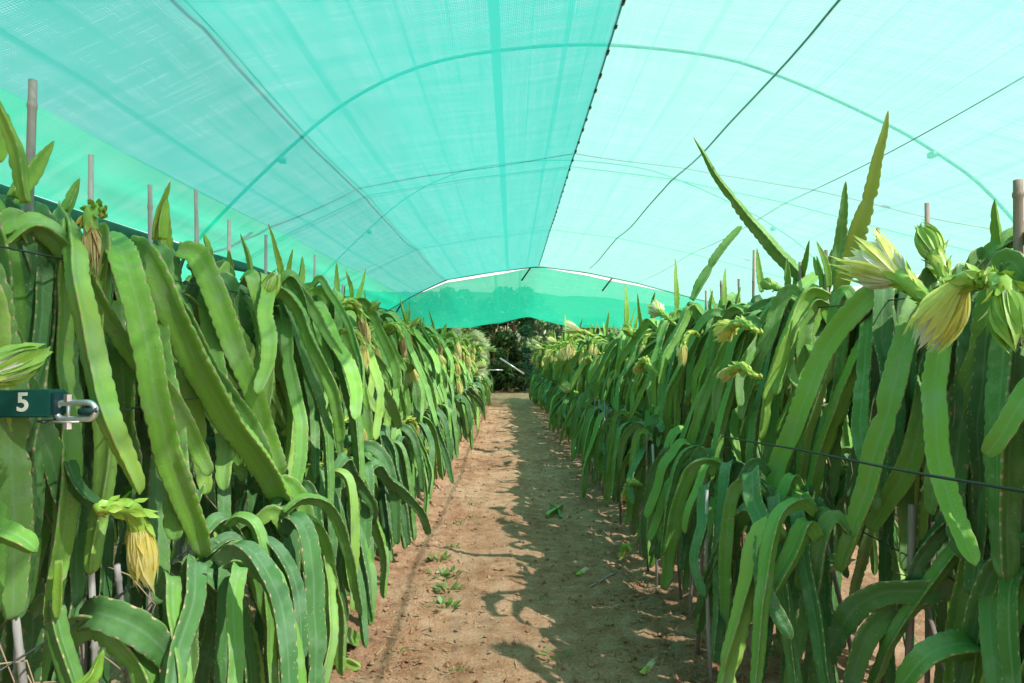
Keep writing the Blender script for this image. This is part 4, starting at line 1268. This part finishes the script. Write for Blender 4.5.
# ------------------------------------------------------------------ trees beyond
def tree(x, y, h, w, mat, label, seed, n=4200, base=0.15, leaf=0.10):
    rng = np.random.default_rng(seed)
    root = empty('leafy_tree', (x, y, 0))
    g = Geo()
    r0 = 0.03 * h
    top = Vector((rng.uniform(-.3, .3), rng.uniform(-.3, .3), h * 0.75))
    g.tube([(0, 0, -0.05), (0.05, 0, h * 0.2), tuple(top * 0.6), tuple(top)], [r0, r0 * 0.75, r0 * 0.5, r0 * 0.15], 8)
    cl = []
    for k in range(int(16 + 5 * h)):
        a = rng.uniform(0, 2 * PI); zz = h * (base + (1 - base) * rng.random() ** 0.85)
        ww = w * math.sin(PI * min(0.97, max(0.12, (zz / h - base) / (1.02 - base)) * 0.8 + 0.14)) ** 0.7
        rr = ww * math.sqrt(rng.random())
        c = Vector((rr * math.cos(a), rr * math.sin(a), zz))
        cl.append((c, rng.uniform(0.22, 0.5) * w * 0.6))
        b0 = top * rng.uniform(0.25, 0.9)
        if k % 2 == 0:
            g.tube([b0, b0.lerp(c, 0.5) + Vector((0, 0, 0.08)), c], [r0 * 0.3, r0 * 0.2, r0 * 0.06], 5)
    g.make('trunk', M_BARK, root)
    per = n // len(cl)
    N = per * len(cl)
    C = np.repeat(np.array([c[:] for c, _ in cl]), per, 0); S = np.repeat(np.array([s for _, s in cl]), per)
    ct = np.repeat(rng.random(len(cl)), per)
    d = rng.normal(size=(N, 3)); d /= np.linalg.norm(d, axis=1)[:, None]
    P = C + d * (S * rng.random(N) ** 0.45)[:, None] * np.array([1, 1, 0.8])
    u = rng.normal(size=(N, 3)); u[:, 2] -= 0.4; u /= np.linalg.norm(u, axis=1)[:, None]
    v = np.cross(u, rng.normal(size=(N, 3))); v /= np.linalg.norm(v, axis=1)[:, None]
    ls = leaf * rng.uniform(0.6, 1.3, N)[:, None]
    V = np.stack([P - u * ls, P + v * ls * 0.42, P + u * ls, P - v * ls * 0.42], 1).reshape(-1, 3)
    V[:, 2] = np.maximum(V[:, 2], 0.03)
    F = np.arange(N * 4).reshape(-1, 4)
    tn = np.clip(0.6 * ct + 0.4 * rng.random(N), 0, 1)
    link('crown', mesh('crown', V, F.tolist(), mat, False, tint=np.repeat(tn, 4)), root)
    tag(root, label, 'tree', 'trees beyond the end of the rows')


tree(-0.25, 26.0, 3.2, 1.35, M_LEAF, 'dark bushy tree straight ahead at the end of the path', 1, n=13000, base=0.0, leaf=0.10)
tree(-2.6, 29.5, 3.9, 1.9, M_LEAF2, 'lighter leafy tree left of the dark one beyond the left row', 2, n=8000, leaf=0.12)
tree(-5.2, 31.0, 3.8, 2.2, M_LEAF, 'dark tree at the far left, mostly hidden by the left row and net', 3, n=7000, leaf=0.12)
tree(0.35, 25.2, 1.0, 0.7, M_LEAF, 'low dense bush at the foot of the dark bushy tree, nearest the path end', 17, n=6000, base=0.0, leaf=0.08)
tree(-0.8, 25.0, 0.95, 0.7, M_LEAF, 'low dense bush left of the pale slanting pole at the path end', 18, n=6000, base=0.0, leaf=0.08)
tree(1.15, 26.4, 1.3, 1.0, M_LEAF, 'low dark shrub right of the dark bushy tree behind the thin curtain', 7, n=5000, base=0.0, leaf=0.09)
tree(-1.6, 26.8, 1.6, 1.0, M_LEAF, 'low dark shrub left of the dark bushy tree', 8, n=5000, base=0.0, leaf=0.09)
tree(0.6, 28.6, 1.5, 1.3, M_LEAF, 'shrub filling the gap behind the dark bushy tree', 9, n=5000, base=0.0, leaf=0.1)
tree(2.7, 29.0, 1.7, 1.5, M_LEAF2, 'paler shrub behind the thin curtain above the right row end', 10, n=5000, base=0.0, leaf=0.1)
tree(1.5, 33.0, 3.0, 1.5, M_LEAF2, 'pale green tree seen through the thin curtain right of the path', 4, n=6000, leaf=0.12)
tree(-0.9, 34.0, 3.7, 1.7, M_LEAF2, 'light green tree rising behind the dark bushy one', 5, n=7000, leaf=0.12)
tree(0.2, 36.0, 4.4, 2.6, M_LEAF2, 'broad green tree closing the view behind all the others', 20, n=14000, base=0.0, leaf=0.14)
tree(-3.2, 36.5, 4.0, 2.4, M_LEAF2, 'green tree behind the lighter tree at far left', 21, n=9000, base=0.0, leaf=0.14)
tree(4.2, 38.0, 3.0, 2.0, M_LEAF, 'low round tree behind the curtain over the right row', 6, n=6000, leaf=0.13)

g = Geo(); a = on_y(500, 358, 23.0); b = on_y(524, 374, 23.0)
g.tube([a, b], 0.03, 8); tag(g.make('leaning_pole', M_ZINC), 'pale slanting pole in front of the dark tree at path end', 'pole')
g = Geo(); a = on_y(486, 370, 24.0); b = on_y(503, 370, 24.0)
g.tube([a, b], 0.025, 8); tag(g.make('rail', M_ZINC), 'thin pale horizontal rail before the dark tree at path end', 'rail')

# ------------------------------------------------------------------ small things on the path
def gpoint(px, py):
    d = ray(px, py)
    p = CAM + d * (-1.5 / d.z)
    return Vector((p.x, p.y, ground_h(p.x, p.y)))


WEEDS = [(445, 575, 0.10, 'lowest in the patch', 30), (438, 562, 0.08, '', 26), (448, 590, 0.09, '', 24), (455, 525, 0.06, '', 14), (444, 608, 0.09, '', 22), (472, 505, 0.06, '', 14), (470, 516, 0.05, '', 10), (553, 660, 0.07, '', 12), (545, 600, 0.05, '', 8), (576, 574, 0.06, '', 9), (455, 672, 0.05, '', 9), (398, 655, 0.05, '', 7), (607, 622, 0.05, '', 8), (455, 548, 0.06, '', 12)]
WLAB = ['bright weed tuft in the middle of the weed patch left of the path', 'small weed at the upper end of the weed patch', 'weed at the lower end of the weed patch by the wheel line', 'tiny weed far up the sunny half of the path', 'lone weed tuft below the weed patch', 'tiny weed farthest up beside the left row', 'tiny weed just below the farthest one', 'weed in the shade at the bottom middle of the path', 'tiny weed on the shade edge in the middle of the path', 'weed in the shade nearer the right row', 'tiny weed at the bottom of the sunny strip', 'seedling at the lower left edge of the path', 'weed in the shade near the foot of the right row', 'weed just above the weed patch']
for k, (px, py, s0, _, n) in enumerate(WEEDS):
    p = gpoint(px, py)
    rng = np.random.default_rng(k + 50)
    Vv, Ff, Tt = [], [], []
    for q in range(n):
        a = rng.uniform(0, 2 * PI); rr = s0 * rng.random() ** 0.5; L = s0 * rng.uniform(0.35, 0.7)
        c = Vector((rr * math.cos(a), rr * math.sin(a), 0.004 + 0.01 * rng.random()))
        if not Vv: Vv.append(Vector((0, 0, 0.002))); Tt.append(0.5)
        dr = Vector((math.cos(a), math.sin(a), rng.uniform(0.3, 1.3))).normalized(); sd_ = Vector((-math.sin(a), math.cos(a), 0)) * L * 0.28
        b = len(Vv)
        Vv += [c, c + dr * L * 0.5 + sd_, c + dr * L, c + dr * L * 0.5 - sd_, c + sd_ * 0.12]
        Ff.append((b, b + 1, b + 2, b + 3)); Ff.append((0, b, b + 4)); Tt += [rng.random()] * 5
    o = link('weed', mesh('weed', Vv, Ff, M_WEED, False, tint=Tt)); o.location = p
    tag(o, WLAB[k], 'weed', 'weeds on the path')


def cut_piece(pxs, Rr, mat, label):
    P = [gpoint(*q) + Vector((0, 0, Rr * 0.75)) for q in pxs]
    c = P[0].copy(); c.z = 0
    HS[0] += 1
    d = branch_data([p - c for p in P], Rr, ds=0.012, seed=HS[0])
    o = link('cut_branch', mesh('cut_branch', d[0], d[1], mat, uv=d[2])); o.location = c
    tag(o, label, 'cut branch', 'cut branches lying on the ground')


cut_piece([(548, 518), (556, 512), (563, 508)], 0.04, M_BR, 'cut green cactus piece lying in the shade of the path')
cut_piece([(551, 507), (558, 512), (560, 519)], 0.03, M_BR, 'shorter cut piece crossing the green one in the shade')
cut_piece([(335, 674), (347, 670), (361, 672)], 0.045, M_PALE, 'pale cut piece at the foot of the left row, bottom of the path')
cut_piece([(590, 588), (604, 581), (617, 574)], 0.012, M_BAMBOO, 'thin grey strip lying on the path by the right row')  # thin grey piece laid along the ground
# fallen flowers
for k, (px, py, kind, lab) in enumerate(((640, 676, 'dry', 'withered pale flower fallen at the foot of the right row'), (576, 575, 'wilt', 'withered flower fallen in the shade of the path'))):
    p = gpoint(px, py); root = empty('fallen_flower', p + Vector((0, 0, 0.015)), 0.6)
    tb, ou, inn = flower_geo([(0, 0, 0), (0.03, 0, 0), (0.06, 0.01, 0)], kind, 70 + k, 0.6)
    tb.make('tube', [M_TUBE, M_OUT], root); ou.make('outer_petals', M_WILTW, root); inn.make('inner_petals', M_WILTW, root)
    tag(root, lab, 'fallen flower', 'fallen flowers')
rng = np.random.default_rng(21)
g = Geo()
for k in range(900):
    y = 2.9 + 16 * rng.random() ** 1.8
    x = rng.choice([-1, 1]) * rng.normal(0.78, 0.2) + 0.1 if rng.random() < 0.75 else rng.uniform(-0.7, 0.8)
    z = ground_h(x, y) + 0.006; a = rng.uniform(0, PI); L = rng.uniform(0.008, 0.05); w = rng.uniform(0.001, 0.004)
    d = np.array((math.cos(a), math.sin(a), 0)) * L; e = np.array((-math.sin(a), math.cos(a), 0)) * w; c = np.array((x, y, z)); u = np.array((0, 0, 0.004))
    g.add([c - d - e, c - d + e, c + e * 1.5 + u, c - e + u, c + d + e, c + d], [(0, 3, 2, 1), (3, 5, 4, 2)])
tag(g.make('dry_litter', plain('dry_straw', (0.42, 0.33, 0.2), 0.8, var=0.5), smooth=False), 'bits of dry straw and husk strewn along the path edges', 'litter', kind='stuff')
# loose clods and pebbles: nobody could count them
rng = np.random.default_rng(11)
g = Geo()
for k in range(9000):
    y = 2.9 + 17 * rng.random() ** 1.9
    if rng.random() < 0.7:
        x = rng.choice([-1, 1]) * rng.normal(0.72, 0.22) + 0.08
    else:
        x = rng.uniform(-0.7, 0.8)
    s0 = 0.004 + 0.016 * rng.random() ** 4
    z = ground_h(x, y) + s0 * 0.3
    q = rng.normal(0, 0.25, (6, 3)) * s0
    base = np.array([(1, 0, 0), (-1, 0, 0), (0, 1, 0), (0, -1, 0), (0, 0, 0.8), (0, 0, -0.6)]) * s0 + q + np.array((x, y, z))
    g.add(base, [(0, 2, 4), (2, 1, 4), (1, 3, 4), (3, 0, 4), (2, 0, 5), (1, 2, 5), (3, 1, 5), (0, 3, 5)])
tag(g.make('soil_clods', M_SOIL, smooth=False), 'loose reddish soil clods scattered along both edges of the path', 'soil clods', kind='stuff')
